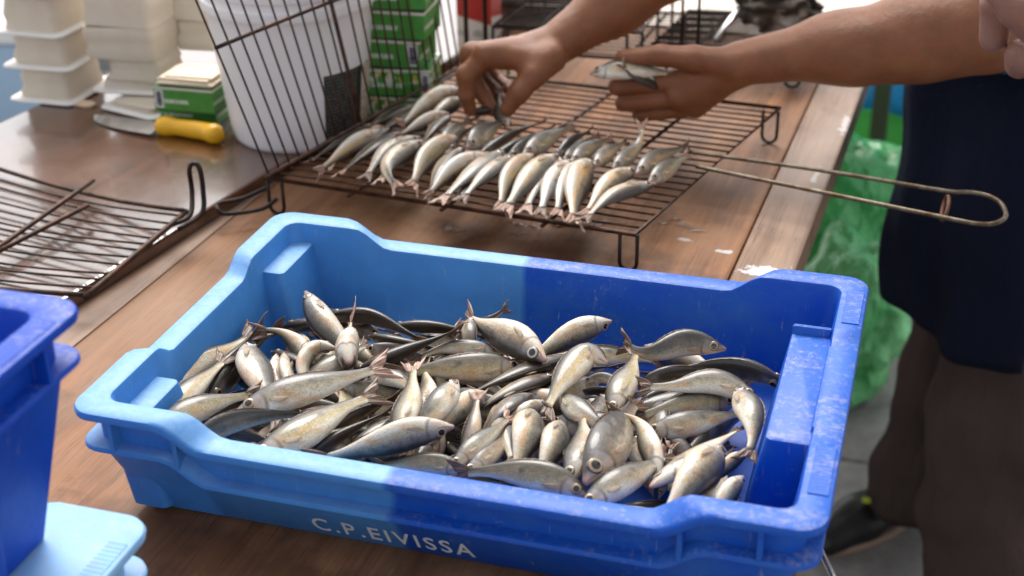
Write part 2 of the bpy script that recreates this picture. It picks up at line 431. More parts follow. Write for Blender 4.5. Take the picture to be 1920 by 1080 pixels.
def smooth(a, b, x):
    t = min(1, max(0, (x-a)/(b-a))); return t*t*(3-2*t)
def crate(name, label, mats, loc, rz=0, H=.112, low=.019, L=.6, Wd=.40, ribs=True, group=None, rw=0.0):
    root = thing(name, label, 'crate', loc, rz, group)
    hx, hy = L/2, Wd/2; Rc = .022
    def rim(x, y):
        # lowered middle on the long sides and on the left end
        if abs(y) > abs(x)*hy/hx*1.02 or abs(y) > hy-.05 and abs(x) < hx-.03:
            return H-low*(1-smooth(.183, .222, abs(x)))
        if x < 0: return H-low*.75*(1-smooth(.075, .105, abs(y)))
        return H-.004*(1-smooth(.085, .1, abs(y)))
    def ring(inset, zf):
        pts = []; n = 8
        ax, ay, r = hx-inset, hy-inset, max(.006, Rc-inset*.35)
        base = []
        for (sx, sy, a0) in ((1, 1, 0), (-1, 1, 90), (-1, -1, 180), (1, -1, 270)):
            for k in range(n+1):
                a = rad(a0+90*k/n); base.append((sx*(ax-r)+r*math.cos(a), sy*(ay-r)+r*math.sin(a)))
            nx = {(1, 1): (-1, 1), (-1, 1): (-1, -1), (-1, -1): (1, -1), (1, -1): (1, 1)}[(sx, sy)]
            p0 = base[-1]; a1 = rad(a0+90)
            p1 = (nx[0]*(ax-r)+r*math.cos(a1), nx[1]*(ay-r)+r*math.sin(a1))
            m_ = 60 if abs(p0[0]-p1[0]) > abs(p0[1]-p1[1]) else 44
            for k in range(1, m_):
                t = k/m_; base.append((p0[0]+(p1[0]-p0[0])*t, p0[1]+(p1[1]-p0[1])*t))
        for (x, y) in base:
            # rim height is read at the outer outline so that every level steps together
            pts.append((x, y, zf(rim(x*hx/ax, y*hy/ay))))
        return pts
    prof = [(.042, lambda h: 0.0), (.0385, lambda h: .002), (.0125, lambda h: h-.040), (.0045, lambda h: h-.0395), (.003, lambda h: h-.038), (.0035, lambda h: h-.0355),
            (.0045, lambda h: h-.0345), (.0150, lambda h: h-.0335), (.0145, lambda h: h-.0095), (.0030, lambda h: h-.0090), (.0006, lambda h: h-.0075), (.0, lambda h: h-.004), (.0012, lambda h: h-.0012), (.004, lambda h: h),
            (.0205+rw, lambda h: h), (.0235+rw, lambda h: h-.0012), (.0250+rw, lambda h: h-.0045), (.0300+rw, lambda h: h-.045), (.0405+rw, lambda h: .012), (.046+rw, lambda h: .008)]
    mb = MB(); mb.loft([ring(i, z) for i, z in prof], True, True)
    body = mb.build('body', mats, root, True, sharp=38)
    # ribs between lip and ledge
    if ribs:
        for sy in (-1, 1):
            for x in (-.262, -.205, .198, .255):
                rb = MB(); h = rim(x, sy*hy); rb.box((x, sy*(hy-.0095), h-.0215), (.004, .013, .026)); rb.build('rim_rib', mats, root)
        for sx in (-1, 1):
            for y in (-.15, -.08, .08, .15):
                rb = MB(); h = rim(sx*hx, y); rb.box((sx*(hx-.0095), y, h-.0215), (.013, .004, .026)); rb.build('rim_rib', mats, root)
    # stacking blocks: two in the corners of the left end, one in the middle of the right end
    for (x0, x1, y0, y1) in ((-.278, -.252, .103, .176), (-.278, -.252, -.176, -.103)):
        k = MB(); zt = H-.021
        sy_ = 1 if y0 > 0 else -1
        k.loft([rrect((x0+x1)/2+.013*q, (y0+y1)/2-sy_*.007*q, (x1-x0)/2+a, (y1-y0)/2+a, .006, z) for a, z, q in ((.004, .0082, 1), (.0015, zt-.004, 0), (.0005, zt-.001, 0), (-.0015, zt, 0))], False, True)
        k.build('stacking_block', mats, root, True, sharp=40)
    k = MB(); zt = H-.010
    k.loft([rrect(.262-.014*q, .012, .020+a, .088+a, .005, z) for a, z, q in ((.004, .0082, 1), (.0015, zt-.004, 0), (.0005, zt-.001, 0), (-.0015, zt, 0))], False, True)
    k.loft([rrect(.2775, .006, .0032+a, .066+a, .002, z) for a, z in ((.001, zt-.002), (0, zt+.004), (-.0008, zt+.005))], False, True)
    k.loft([rrect(.258, .097, .017+a, .0026+a, .002, z) for a, z in ((.001, zt-.03), (0, zt+.006), (-.0008, zt+.007))], False, True)
    k.build('stacking_block', mats, root, True, sharp=40)
    # knurled grips on the right end corners
    for y0 in (-.155, .105):
        gp = MB(); rows = []
        for q in range(57):
            yy = y0+q*.0011; zz = H+.0003+.0005*(.5+.5*math.cos(q*math.pi/2)); rows.append([(.281, yy, H-.0004), (.2815, yy, zz), (.296, yy, zz), (.2965, yy, H-.0004)])
        gp.loft(rows, True, True, close=False); gp.build('grip_pad', mats, root)
    return root
CR = crate('fish_crate', 'two tone light and royal blue plastic crate full of small silver fish', M_crate, (0, 0, .0005))
# stencilled lettering on the near wall
M_white = simple('worn white stencil paint', (.62, .66, .72), .6, .25, 140)
def lettering(text, a, b, hgt, parent, z0, adv=None):
    cu = bpy.data.curves.new('lettering', 'FONT'); cu.body = text; cu.size = 1.0; cu.space_character = 1.25; cu.offset = .014; cu.resolution_u = 4
    t = bpy.data.objects.new('tmp_text', cu); COL.objects.link(t)
    dg = bpy.context.evaluated_depsgraph_get(); dg.update()
    me = bpy.data.meshes.new_from_object(t.evaluated_get(dg)); bpy.data.objects.remove(t)
    v = np.array([tuple(q.co) for q in me.vertices]); mn, mx = v.min(0), v.max(0)
    sx = np.linalg.norm(np.array(b)-np.array(a))/(mx[0]-mn[0]); sy = hgt/(mx[1]-mn[1])
    return me, v, mn, sx, sy
def wall_text():
    a, b = (-.1045, 0), (.0330, 0)
    me, v, mn, sx, sy = lettering('C.P.EIVISSA', a, b, .0215, CR, .02)
    # wall between (y=-hy+.033,z=.002) and (y=-hy+.0125,z=h-.040)
    h = .112-.019; y0, z0, y1, z1 = -.2+.0385, .002, -.2+.0125, h-.040
    for i, vt in enumerate(me.vertices):
        x = a[0]+(v[i][0]-mn[0])*sx; s = .0085+(v[i][1]-mn[1])*sy
        L = math.hypot(y1-y0, z1-z0); t = s/L
        ny, nz = -(z1-z0)/L, -(y0-y1)/L
        vt.co = (x, y0+(y1-y0)*t+ny*.0004, z0+(z1-z0)*t+nz*.0004)
    me.materials.clear(); me.materials.append(M_white)
    o = bpy.data.objects.new('lettering', me); COL.objects.link(o); o.parent = CR
wall_text()

# stacked crates close to the camera on the left
crate('fish_crate', 'light blue plastic crate at the bottom of the blurred stack in the left foreground', M_light, (-.452, -.51, .0005), 0.0, H=.115, rw=.045)
crate('fish_crate', 'blurred royal blue plastic crate on top of a light blue crate in the left foreground', M_royal, (-.475, -.51, .116), 0.0, H=.17, low=.03)

# ------------------------------------------------------------------ wire grills
def rust_mat(name, c1, c2, rough=.5, metal=.5):
    b = NB(name); o = b.coord(); n = b.noise(o, 60, 6, .7); n2 = b.noise(o, 260, 4, .7)
    col = b.mix(b.ramp(n, [(.4, 0), (.62, 1)]), c1, c2)
    b.set(Base_Color=col, Roughness=b.math('ADD', rough-.12, b.math('MULTIPLY', n2, .35)), Metallic=metal)
    b.bump(n2, .5, .0006); return b.m
M_rust = rust_mat('dark rusty wire', (.022, .012, .009), (.095, .038, .020))
M_iron = rust_mat('blackened iron wire', (.012, .010, .009), (.045, .025, .018))
M_bare = rust_mat('bare steel handle wire', (.20, .17, .13), (.10, .06, .035), .42, .8)
M_bolt = rust_mat('rusty slide ring', (.07, .03, .015), (.14, .06, .03), .6)

def wob(a, b, n=7, amp=.0008):
    a, b = np.array(a, float), np.array(b, float)
    ph = random.random()*6; out = []
    for i in range(n):
        t = i/(n-1); q = a+(b-a)*t; q = q+np.array([0, 0, amp*math.sin(ph+t*5)]) if 0 < i < n-1 else q
        out.append(q)
    return out
def bil(c, u, v):
    return (c[0]*(1-u)+c[1]*u)*(1-v)+(c[3]*(1-u)+c[2]*u)*v
def leg_loop(mb, a, dirv, length, w, r=.0023, down=True):
    a = np.array(a, float); d = np.array(dirv, float); d /= np.linalg.norm(d)
    s = -1 if down else 1
    pts = [a-d*w/2, a-d*w/2+np.array([0, 0, s*(length-w/2)])]
    for k in range(1, 6):
        t = math.pi*k/6; pts.append(a-d*w/2*math.cos(t)+np.array([0, 0, s*(length-w/2+w/2*math.sin(t))]))
    pts += [a+d*w/2+np.array([0, 0, s*(length-w/2)]), a+d*w/2]
    mb.tube(pts, r, 7)
zg = .047
gNL, gNR, gFR, gFL = P(505, 335, zg), P(1190, 440, zg), P(1462, 203, zg), P(856, 137, zg)
gFL = gFL+(gFL-gNL)*0.02
gc = [gNL, gNR, gFR, gFL]
GR = thing('hinged_grill', 'open hinged wire grill with a long loop handle, covered in rows of fish', 'grill', (*((gNL+gFR)/2)[:2], 0.0))
off = np.array([*((gNL+gFR)/2)[:2], 0.0])
def loc(p): return np.array(p, float)-off
fr = MB()
fr.tube([loc(p) for p in gc], .0028, 8, closed=True)
for u in (.24, .50, .77):
    fr.tube(wob(loc(bil(gc, u, -.012))+[0, 0, -.004], loc(bil(gc, u, 1.012))+[0, 0, -.004], 6), .0025, 7)
fr.build('lower_frame', M_rust, GR, True)
NWIRE = 23
for i in range(1, NWIRE):
    w = MB(); w.tube(wob(loc(bil(gc, 0, i/NWIRE)), loc(bil(gc, 1, i/NWIRE)), 8, .0007), .0013, 6)
    w.build('lower_wire', M_rust, GR, True)
ed = (gNR-gNL)/np.linalg.norm(gNR-gNL); sdv = (gFR-gNR)/np.linalg.norm(gFR-gNR)
for (p, dv) in ((bil(gc, .985, .0), ed), (bil(gc, .985, .97), ed), (bil(gc, .015, -.0), ed), (bil(gc, .03, .97), ed)):
    l = MB(); leg_loop(l, loc(p), dv, zg-.002, .02, .0023); l.build('leg', M_iron, GR, True)
# handle: one bent rod
h0, h1 = P(1290, 285, zg+.004), P(1305, 312, zg+.004)
e0, e1 = P(1772, 358, .058), P(1790, 412, .058)
tip = P(1886, 400, .058); tu = P(1850, 366, .058); td = P(1860, 420, .058)
hp = [h0]+[h0+(e0-h0)*t+np.array([0, 0, .002*math.sin(t*3)]) for t in (.3, .6)]+[e0, P(1815, 360, .058), tu, P(1876, 380, .058), tip, P(1882, 411, .058), td, P(1828, 419, .058), e1]+[e1+(h1-e1)*t for t in (.35, .7)]+[h1]
hm = MB(); cpts, _ = catmull([loc(q) for q in hp], 90); hm.tube(cpts, .0026, 8)
hm.build('handle', M_bare, GR, True)
rg = MB(); rc = P(1772, 390, .058)
rpts = [loc(rc+np.array([math.cos(a)*.003, math.sin(a)*.019, math.sin(a)*.004+math.cos(a)*.008])) for a in np.linspace(0, 2*math.pi, 20)[:-1]]
rg.tube(rpts, .0022, 6, closed=True)
rg.build('slide_ring', M_bolt, GR, True)
# raised lid, twisted a little
hv = gFL-gNL; hl = np.linalg.norm(hv); hd = hv/hl; hn = np.array([-hd[1], hd[0], 0])
HL = .39
lNL, lFL = P(505, 335, .072), P(852, 137, .072); lhv = lFL-lNL
def lidp(s, t):
    th = rad(22-14*min(1, s/.62)); base = lNL+lhv*s
    return base+np.array([0, 0, .004])+(math.cos(th)*np.array([0, 0, 1.])+math.sin(th)*hn)*(t*HL)
lf = MB()
lf.tube([loc(lidp(s, 0)) for s in np.linspace(-.02, 1.05, 8)], .0028, 8)
lf.tube([loc(lidp(s, 1)) for s in np.linspace(0, 1.03, 8)], .0028, 8)
lf.tube([loc(lidp(s, .40)) for s in np.linspace(-.0, .62, 8)], .0026, 8)
lf.tube([loc(lidp(s, .78)) for s in np.linspace(-.0, 1.03, 8)], .0026, 8)
lf.tube([loc(lidp(.45, t)) for t in np.linspace(-.01, 1, 6)], .0027, 8)
lf.build('lid_frame', M_rust, GR, True)
for i in range(0, 23):
    if i == 10: continue
    s = i/22*1.03
    w = MB(); w.tube([loc(lidp(s+.002*math.sin(i*7+t*4), t)) for t in np.linspace(0, 1, 8)], .0013, 6)
    w.build('lid_wire', M_rust, GR, True)
hg = MB()
for p in ((430, 380), (455, 395)):
    pass
hp2 = [P(500, 352, .03), P(455, 372, .028), P(412, 381, .026), P(408, 392, .026), P(425, 401, .02), P(490, 392, .02), P(520, 372, .03)]
cp, _ = catmull([loc(q) for q in hp2], 40); hg.tube(cp, .0028, 7)
hg.build('hinge_loop', M_iron, GR, True)
# standing leg pair under the near hinge corner

# the bent grill lying on the dark table at the left
B0 = [P(-190, 270, .035), P(378, 408, .045), P(165, 556, .03), P(-330, 380, .03)]
GL = thing('bent_grill', 'bent rusty wire grill lying flat on the dark varnished board', 'grill', (*B0[3][:2], .018))
off2 = np.array([*B0[3][:2], .018])
cL = [P(-150, 262, .035), P(345, 400, .040), P(165, 553, .026), P(-420, 480, .026)]
def sag(u, v): return np.array([0, 0, -.012*math.sin(math.pi*min(1, u*1.0))*(1-.3*v)])+np.array([0, 0, .012*max(0, u-.8)*5*(1-v)*.3])
fm = MB()
fm.tube([bil(cL, 1, v)-off2 for v in np.linspace(-.03, 1.03, 8)], .0034, 8)
fm.tube([bil(cL, u, 1)+sag(u, 1)-off2 for u in np.linspace(0, 1, 10)], .0030, 8)
fm.tube([bil(cL, u, 0)+sag(u, 0)-off2 for u in np.linspace(0, 1, 10)], .0028, 8)
def bar(a, b, za, zb):
    a, b = P(*a, za), P(*b, zb); fm.tube([a+(b-a)*t-off2 for t in np.linspace(0, 1, 5)], .0030, 8)
bar((175, 338), (-40, 490), .040, .034); bar((165, 385), (-20, 480), .036, .034)
fm.build('frame', M_rust, GL, True)
for i in range(1, 12):
    v = i/12+.012*math.sin(i*5.1); w = MB()
    w.tube([bil(cL, u, v)+sag(u, v)-off2+np.array([.0, .003*math.sin(i*3+u*4), 0]) for u in np.linspace(0, 1, 10)], .0014, 6)
    w.build('wire', M_rust, GL, True)
lp = MB()
pts = [P(322, 422, .036), P(356, 404, .040), P(360, 360, .058), P(355, 318, .088), P(362, 306, .095), P(374, 315, .090), P(381, 360, .06), P(378, 400, .04), P(335, 430, .034)]
cp, _ = catmull([q-off2 for q in pts], 40); lp.tube(cp, .0030, 8)
lp.build('end_loop', M_iron, GL, True)

# grills at the far end of the table
def far_grill(label, corners, n, z, legs=True, arm=None, up=()):
    c = [P(*q, z) for q in corners]; o = np.array([*((c[0]+c[2])/2)[:2], 0])
    t = thing('wire_grill', label, 'grill', o, 0, 'empty grills at the far end of the table')
    m = MB(); m.tube([q-o for q in c], .0028, 7, closed=True)
    for u in (.3, .7): m.tube([bil(c, u, 0)-o-[0, 0, .003], bil(c, u, 1)-o-[0, 0, .003]], .0025, 6)
    m.build('frame', M_iron, t, True)
    for i in range(1, n):
        w = MB(); w.tube([bil(c, 0, i/n)-o, bil(c, 1, i/n)-o], .0016, 5); w.build('wire', M_iron, t, True)
    e = (c[1]-c[0])/np.linalg.norm(c[1]-c[0])
    for (u, v) in ((.04, .02), (.96, .02), (.96, .98), (.04, .98)):
        l = MB(); leg_loop(l, bil(c, u, v)-o, e, z-.003, .022, .0024); l.build('leg', M_iron, t, True)
    for (u, v, hgt) in up:
        l = MB(); leg_loop(l, bil(c, u, v)-o, e, hgt, .024, .0024, False); l.build('upright_loop', M_iron, t, True)
    return t
far_grill('empty black grill behind the far hand, lowest of the back stack', [(885, 92), (1300, 118), (1365, 30), (985, 10)], 14, .045)
far_grill('rusty grill laid on top of the back stack beside the grey bowl', [(925, 50), (1200, 62), (1260, -10), (1000, -18)], 14, .095)
far_grill('black grill with a tall wire loop standing beside the crumpled cloth', [(1225, 82), (1500, 96), (1540, 30), (1290, 20)], 16, .06, up=((.25, .0, .11),))
lo = P(893, 88, .046); t = thing('grill_stand', 'tall narrow wire loop standing beside the carton', 'grill stand', lo)
m = MB(); leg_loop(m, (0, 0, 0), (1, .1, 0), .125, .03, .0035, False); m.build('loop', M_iron, t, True)
m = MB(); m.tube([(-.0155, 0, -.044), (-.0155, 0, 0)], .0035); m.tube([(.0155, 0, -.044), (.0155, 0, 0)], .0035); m.build('legs', M_iron, t, True)

# ------------------------------------------------------------------ fish
def fish_mat(name, back, flank, belly, warm, bars, gold):
    b = NB(name)
    uv = b.node('ShaderNodeUVMap').outputs[0]; u, a, _ = b.sep(uv)
    oi = b.node('ShaderNodeObjectInfo'); rnd = oi.outputs['Random']
    o = b.coord()
    vv = b.comb(b.math('ADD', b.math('MULTIPLY', u, 6), b.math('MULTIPLY', rnd, 37)), b.math('MULTIPLY', a, 3), 0)
    n = b.noise(vv, 1.3, 6, .65, .4); nf = b.noise(vv, 7, 5, .7)
    aw = b.math('ADD', a, b.math('MULTIPLY', b.math('SUBTRACT', n, .5), .30))
    col = b.mix(b.ramp(aw, [(.26, 0), (.48, 1)]), back, flank)
    col = b.mix(b.ramp(aw, [(.48, 0), (.70, 1)]), col, belly)
    # vertical flank bars
    bw = b.math('SINE', b.math('ADD', b.math('MULTIPLY', u, 62), b.math('MULTIPLY', n, 9)))
    bm_ = b.math('MULTIPLY', b.math('MULTIPLY', b.ramp(bw, [(.0, 0), (.9, 1)]), b.ramp(nf, [(.38, 0), (.62, 1)])), b.ramp(a, [(.15, 0), (.3, 1), (.52, .7), (.66, 0)]))
    bm_ = b.math('MULTIPLY', bm_, b.ramp(u, [(.2, 0), (.32, 1)]))
    col = b.mix(b.math('MULTIPLY', bm_, bars), col, tuple(q*.8 for q in back))
    # thin golden line and orange blush
    gl = b.math('MULTIPLY', b.ramp(b.math('ABSOLUTE', b.math('SUBTRACT', aw, .58)), [(.0, .8), (.09, 0)]), b.ramp(nf, [(.35, .15), (.6, 1)]))
    col = b.mix(b.math('MULTIPLY', b.math('MULTIPLY', gl, b.ramp(u, [(.2, 0), (.3, 1)])), gold), col, (.62, .45, .06))
    vv2 = b.comb(b.math('ADD', b.math('MULTIPLY', u, 5), b.math('MULTIPLY', rnd, 91)), b.math('MULTIPLY', a, 2.6), 3.1)
    bl = b.ramp(b.noise(vv2, 1.1, 4, .5), [(.47, 0), (.64, 1)])
    bl = b.math('MULTIPLY', bl, b.ramp(a, [(.35, 0), (.6, 1)]))
    col = b.mix(b.math('MULTIPLY', bl, warm), col, (.62, .30, .10))
    # dark spot on the side
    du = b.math('SUBTRACT', u, b.math('ADD', .40, b.math('MULTIPLY', rnd, .2))); da = b.math('MULTIPLY', b.math('SUBTRACT', a, .40), .36)
    sd_ = b.math('SQRT', b.math('ADD', b.math('MULTIPLY', du, du), b.math('MULTIPLY', da, da)))
    sd_ = b.math('ADD', b.math('MULTIPLY', b.math('GREATER_THAN', .5, rnd), 1.0), sd_)
    sd_ = b.math('ADD', sd_, b.math('MULTIPLY', b.math('SUBTRACT', nf, .5), .03))
    col = b.mix(b.ramp(sd_, [(.012, .7), (.034, 0)]), col, (.03, .025, .022))
    # head: gill edge, jaw line, pink snout, grey cheek
    hd_ = b.ramp(u, [(.19, 1), (.24, 0)])
    col = b.mix(b.math('MULTIPLY', hd_, b.ramp(a, [(.2, .0), (.35, .45), (.8, .15)])), col, (.34, .31, .33))
    gc_ = b.math('ADD', u, b.math('MULTIPLY', b.math('SUBTRACT', a, .55), b.math('MULTIPLY', b.math('SUBTRACT', a, .55), .28)))
    col = b.mix(b.math('MULTIPLY', b.ramp(b.math('ABSOLUTE', b.math('SUBTRACT', gc_, .225)), [(.0, .75), (.020, 0)]), b.ramp(a, [(.22, 0), (.34, 1)])), col, (.09, .07, .065))
    jl = b.math('ABSOLUTE', b.math('SUBTRACT', a, b.math('ADD', .52, b.math('MULTIPLY', u, 1.6))))
    col = b.mix(b.math('MULTIPLY', b.ramp(jl, [(.0, .95), (.07, 0)]), b.ramp(u, [(.07, 1), (.09, 0)])), col, (.12, .06, .055))
    col = b.mix(b.ramp(u, [(.015, .6), (.06, 0)]), col, (.45, .22, .20))
    # bruised skin
    col = b.mix(b.ramp(nf, [(.50, 0), (.72, .6)]), col, (.16, .105, .065))
    tone = b.math('ADD', .84, b.math('MULTIPLY', rnd, .3))
    col = b.mix(1.0, col, b.comb(tone, tone, tone), 'MULTIPLY')
    sc = b.node('ShaderNodeTexVoronoi'); b.l.new(b.comb(b.math('MULTIPLY', u, 92), b.math('MULTIPLY', a, 30), 0), sc.inputs['Vector']); sc.inputs['Scale'].default_value = 1
    edge = b.math('MULTIPLY', b.ramp(sc.outputs['Distance'], [(.30, 0), (.62, .42)]), b.math('MULTIPLY', b.ramp(u, [(.24, 0), (.30, 1)]), b.ramp(a, [(.45, 1), (.75, .25)])))
    col = b.mix(edge, col, tuple(q*1.2 for q in back))
    b.set(Base_Color=col, Roughness=b.math('ADD', .26, b.math('MULTIPLY', nf, .38)), Metallic=0.0, Specular_IOR_Level=.5, Coat_Weight=.45, Coat_Roughness=.10)
    b.bump(b.math('ADD', b.math('MULTIPLY', sc.outputs['Distance'], .4), nf), .30, .0011)
    return b.m
FM = [fish_mat('pale silver fish skin', (.026, .022, .017), (.26, .232, .172), (.76, .705, .59), .6, .5, .45),
      fish_mat('grey banded fish skin', (.024, .020, .017), (.165, .145, .11), (.60, .55, .46), .5, .6, .3),
      fish_mat('brown backed fish skin', (.020, .013, .009), (.070, .047, .030), (.44, .37, .28), .4, .3, .2),
      fish_mat('yellow lined fish skin', (.036, .028, .016), (.32, .27, .165), (.76, .695, .54), .6, .4, .9),
      fish_mat('dull gold fish skin', (.035, .030, .023), (.17, .148, .11), (.45, .41, .33), .6, .55, .7),
      fish_mat('dull pale fish skin', (.036, .033, .029), (.20, .188, .168), (.52, .495, .45), .4, .45, .4)]
def fin_mat(name, c1, c2, alpha):
    b = NB(name); uv = b.node('ShaderNodeUVMap').outputs[0]; u, v, _ = b.sep(uv)
    st = b.math('SINE', b.math('ADD', b.math('MULTIPLY', v, 46), b.math('MULTIPLY', u, 2)))
    n = b.noise(b.coord(), 160, 4, .6)
    col = b.mix(b.math('ADD', b.math('MULTIPLY', st, .3), b.math('MULTIPLY', n, .7)), c1, c2)
    b.set(Base_Color=col, Roughness=.38, Alpha=alpha, Transmission_Weight=0.0); b.bump(st, .3, .0006); return b.m
FF = [fin_mat('brownish tail fin', (.11, .062, .040), (.26, .16, .11), .85), fin_mat('pinkish tail fin', (.30, .16, .11), (.46, .32, .25), .9), fin_mat('orange tinted side fin', (.38, .27, .17), (.52, .44, .34), .5)]
def glossy(name, c, r=.08):
    b = NB(name); b.set(Base_Color=c, Roughness=r, Specular_IOR_Level=.6, Coat_Weight=.6, Coat_Roughness=.05); return b.m
M_pup, M_ring = glossy('fish pupil', (.006, .006, .008)), glossy('fish eye rim', (.10, .065, .04), .25)
def iris_mat(name, c1, c2):
    b = NB(name); n = b.noise(b.coord(), 700, 3, .6); b.set(Base_Color=b.mix(n, c1, c2), Roughness=.18, Coat_Weight=.6, Coat_Roughness=.05); return b.m
IRIS = [iris_mat('pale gold fish iris', (.26, .17, .085), (.44, .32, .19)), iris_mat('silver fish iris', (.36, .32, .24), (.52, .48, .40))]

HP = np.array([[0, .012], [.02, .0165], [.05, .030], [.10, .050], [.16, .070], [.24, .090], [.34, .103], [.45, .102], [.58, .088], [.70, .066], [.80, .046], [.88, .034], [.94, .030], [1, .031]])
WP = np.array([[0, .010], [.02, .016], [.05, .027], [.10, .040], [.16, .051], [.24, .060], [.34, .065], [.45, .063], [.58, .053], [.70, .039], [.80, .026], [.88, .017], [.94, .012], [1, .008]])
NR, NA = 30, 18
def make_fish(label, group, pts, roll=90.0, fat=1.0, mat=0, fin=0, iris=0, pec=True, dorsal=True, eyes=True, tail=True, twist=0.0, seed=None, flare=1.0, bd=.845):
    """pts: spine points, snout to tip of the tail fin"""
    if abs(roll) > 100 and abs(roll) < 160: roll = math.copysign(100+(abs(roll)-100)*.55, roll)
    sp, Ltot = catmull(pts, 60)
    org = sp[len(sp)//2].copy(); org[2] = sp[:, 2].min()-.01
    t = thing('fish', label, 'fish', org, 0, group)
    def spine(u):
        q = np.clip(u, 0, 1)*59; i = int(min(58, q)); f = q-i
        p = sp[i]*(1-f)+sp[i+1]*f
        a, c = sp[max(0, i-1)], sp[min(59, i+2)]
        tn = c-a; return p, tn/np.linalg.norm(tn)
    vw = CAM-sp[30]; vw /= np.linalg.norm(vw)
    def frame(u):
        p, tn = spine(u)
        b = np.cross(vw, tn); b /= np.linalg.norm(b)+1e-9
        n = np.cross(tn, b); r = rad(roll+twist*(u-.4))
        d = math.cos(r)*n+math.sin(r)*b; s = np.cross(tn, d)
        return p, tn, d, s
    BD = bd; L = Ltot*(1+(fat-1)*.80)*.95
    rings, uvs = [], []
    us = np.concatenate([[0, .008], np.linspace(.03, 1, NR-2)])
    for u in us:
        p, tn, d, s = frame(u*BD)
        h = np.interp(u, HP[:, 0], HP[:, 1])*L; w = np.interp(u, WP[:, 0], WP[:, 1])*L
        if u == 0: h *= .45; w *= .45
        for k in range(NA):
            a = 2*math.pi*k/NA; ca, sa = math.cos(a), math.sin(a)
            hh = h*(1.0 if ca > 0 else 1.04)
            wv = w*(1-.16*max(0, ca))
            rings.append(p+d*ca*hh+s*sa*wv-org)
            uvs.append((u, 1-abs(1-2*k/NA) if False else min(k, NA-k)/(NA/2)))
    mb = MB(); R = [rings[i*NA:(i+1)*NA] for i in range(len(us))]
    mb.loft(R, True, True, uv=uvs)
    mb.build('body', FM[mat], t, True)
    # tail fin
    if tail:
        mb = MB(); V = []; UV = []; nu, nv = 7, 11
        for i in range(nu):
            f = i/(nu-1)
            for j in range(nv):
                g_ = j/(nv-1)*2-1
                ext = f*(1-.52*(1-abs(g_))**1.0*1.0)       # forked
                p, tn, d, s = frame(BD-.012+(1-BD+.012)*ext)
                hh = (.030+.085*flare*(ext**.85))*L*g_
                V.append(p+d*hh+s*.0016*math.sin(g_*9+f*4)*f-org); UV.append((f, g_*.5+.5))
        Fq = [(i*nv+j, i*nv+j+1, (i+1)*nv+j+1, (i+1)*nv+j) for i in range(nu-1) for j in range(nv-1)]
        mb.add(V, Fq, 0, UV); o = mb.build('tail_fin', FF[fin], t, True)
        sm = o.modifiers.new('thickness', 'SOLIDIFY'); sm.thickness = .0005
    if dorsal:
        mb = MB(); V = []; UV = []; nu = 14
        for i in range(nu):
            f = i/(nu-1); u = .30+.46*f; p, tn, d, s = frame(u*BD)
            h = np.interp(u, HP[:, 0], HP[:, 1])*L
            e = .010*L*(math.sin(math.pi*min(1, f*1.05))**.6)*(1+.25*(i % 2))
            for g_ in (0, 1): V.append(p+d*(h*.96+e*g_)+tn*e*g_*.9+s*e*g_*.35-org); UV.append((g_, f))
        mb.add(V, [(2*i, 2*i+1, 2*i+3, 2*i+2) for i in range(nu-1)], 0, UV); o = mb.build('dorsal_fin', FF[0], t, True)
        sm = o.modifiers.new('thickness', 'SOLIDIFY'); sm.thickness = .0004
    if pec:
        for sg in (-1, 1):
            p, tn, d, s = frame(.245*BD); w = np.interp(.245, WP[:, 0], WP[:, 1])*L; h = np.interp(.245, HP[:, 0], HP[:, 1])*L
            b0 = p+s*sg*w*.97-d*h*.30-org; mb = MB(); V = []; UV = []
            for i in range(6):
                f = i/5
                for j in range(6):
                    g_ = j/5*2-1
                    V.append(b0+tn*(.110*L*f*(1-.30*g_*g_))-d*(.022*L*f)+d*(g_*(.006+.012*math.sin(math.pi*min(1, f*.8)))*L)+s*sg*(.002+.018*L*f*(.35-f*.9)*1.0)); UV.append((f, g_*.5+.5))
            mb.add(V, [(i*6+j, i*6+j+1, (i+1)*6+j+1, (i+1)*6+j) for i in range(5) for j in range(5)], 0, UV)
            o = mb.build('pectoral_fin', FF[2], t, True); sm = o.modifiers.new('thickness', 'SOLIDIFY'); sm.thickness = .0004
    if eyes:
        for sg in (-1, 1):
            ue = .115; p, tn, d, s = frame(ue*BD); w = np.interp(ue, WP[:, 0], WP[:, 1])*L; h = np.interp(ue, HP[:, 0], HP[:, 1])*L
            c = p+d*h*.20+s*sg*w*.90; r = .0355*L
            nn = s*sg*.97+d*.16-tn*.13; nn /= np.linalg.norm(nn); e1 = tn-nn*np.dot(tn, nn); e1 /= np.linalg.norm(e1); e2 = np.cross(nn, e1)
            mb = MB(); na = 16; lv = [(1.10, -.35), (1.0, .02), (.93, .12), (.88, .16), (.60, .25), (.56, .26), (.2, .32)]
            V = [c+(e1*math.cos(2*math.pi*k/na)+e2*math.sin(2*math.pi*k/na))*r*q+nn*r*z*.8-org for q, z in lv for k in range(na)]
            V.append(c+nn*r*.34*.8-org)
            F = []; 
            mi = []
            for i in range(len(lv)-1):
                for k in range(na):
                    F.append((i*na+k, i*na+(k+1) % na, (i+1)*na+(k+1) % na, (i+1)*na+k)); mi.append(0 if i < 2 else (1 if i < 4 else 2))
            for k in range(na): F.append(((len(lv)-1)*na+k, (len(lv)-1)*na+(k+1) % na, len(lv)*na)); mi.append(2)
            mb.add(V, F); mb.m = mi
            mb.build('eye', [M_ring, IRIS[iris], M_pup], t, True)
    return t

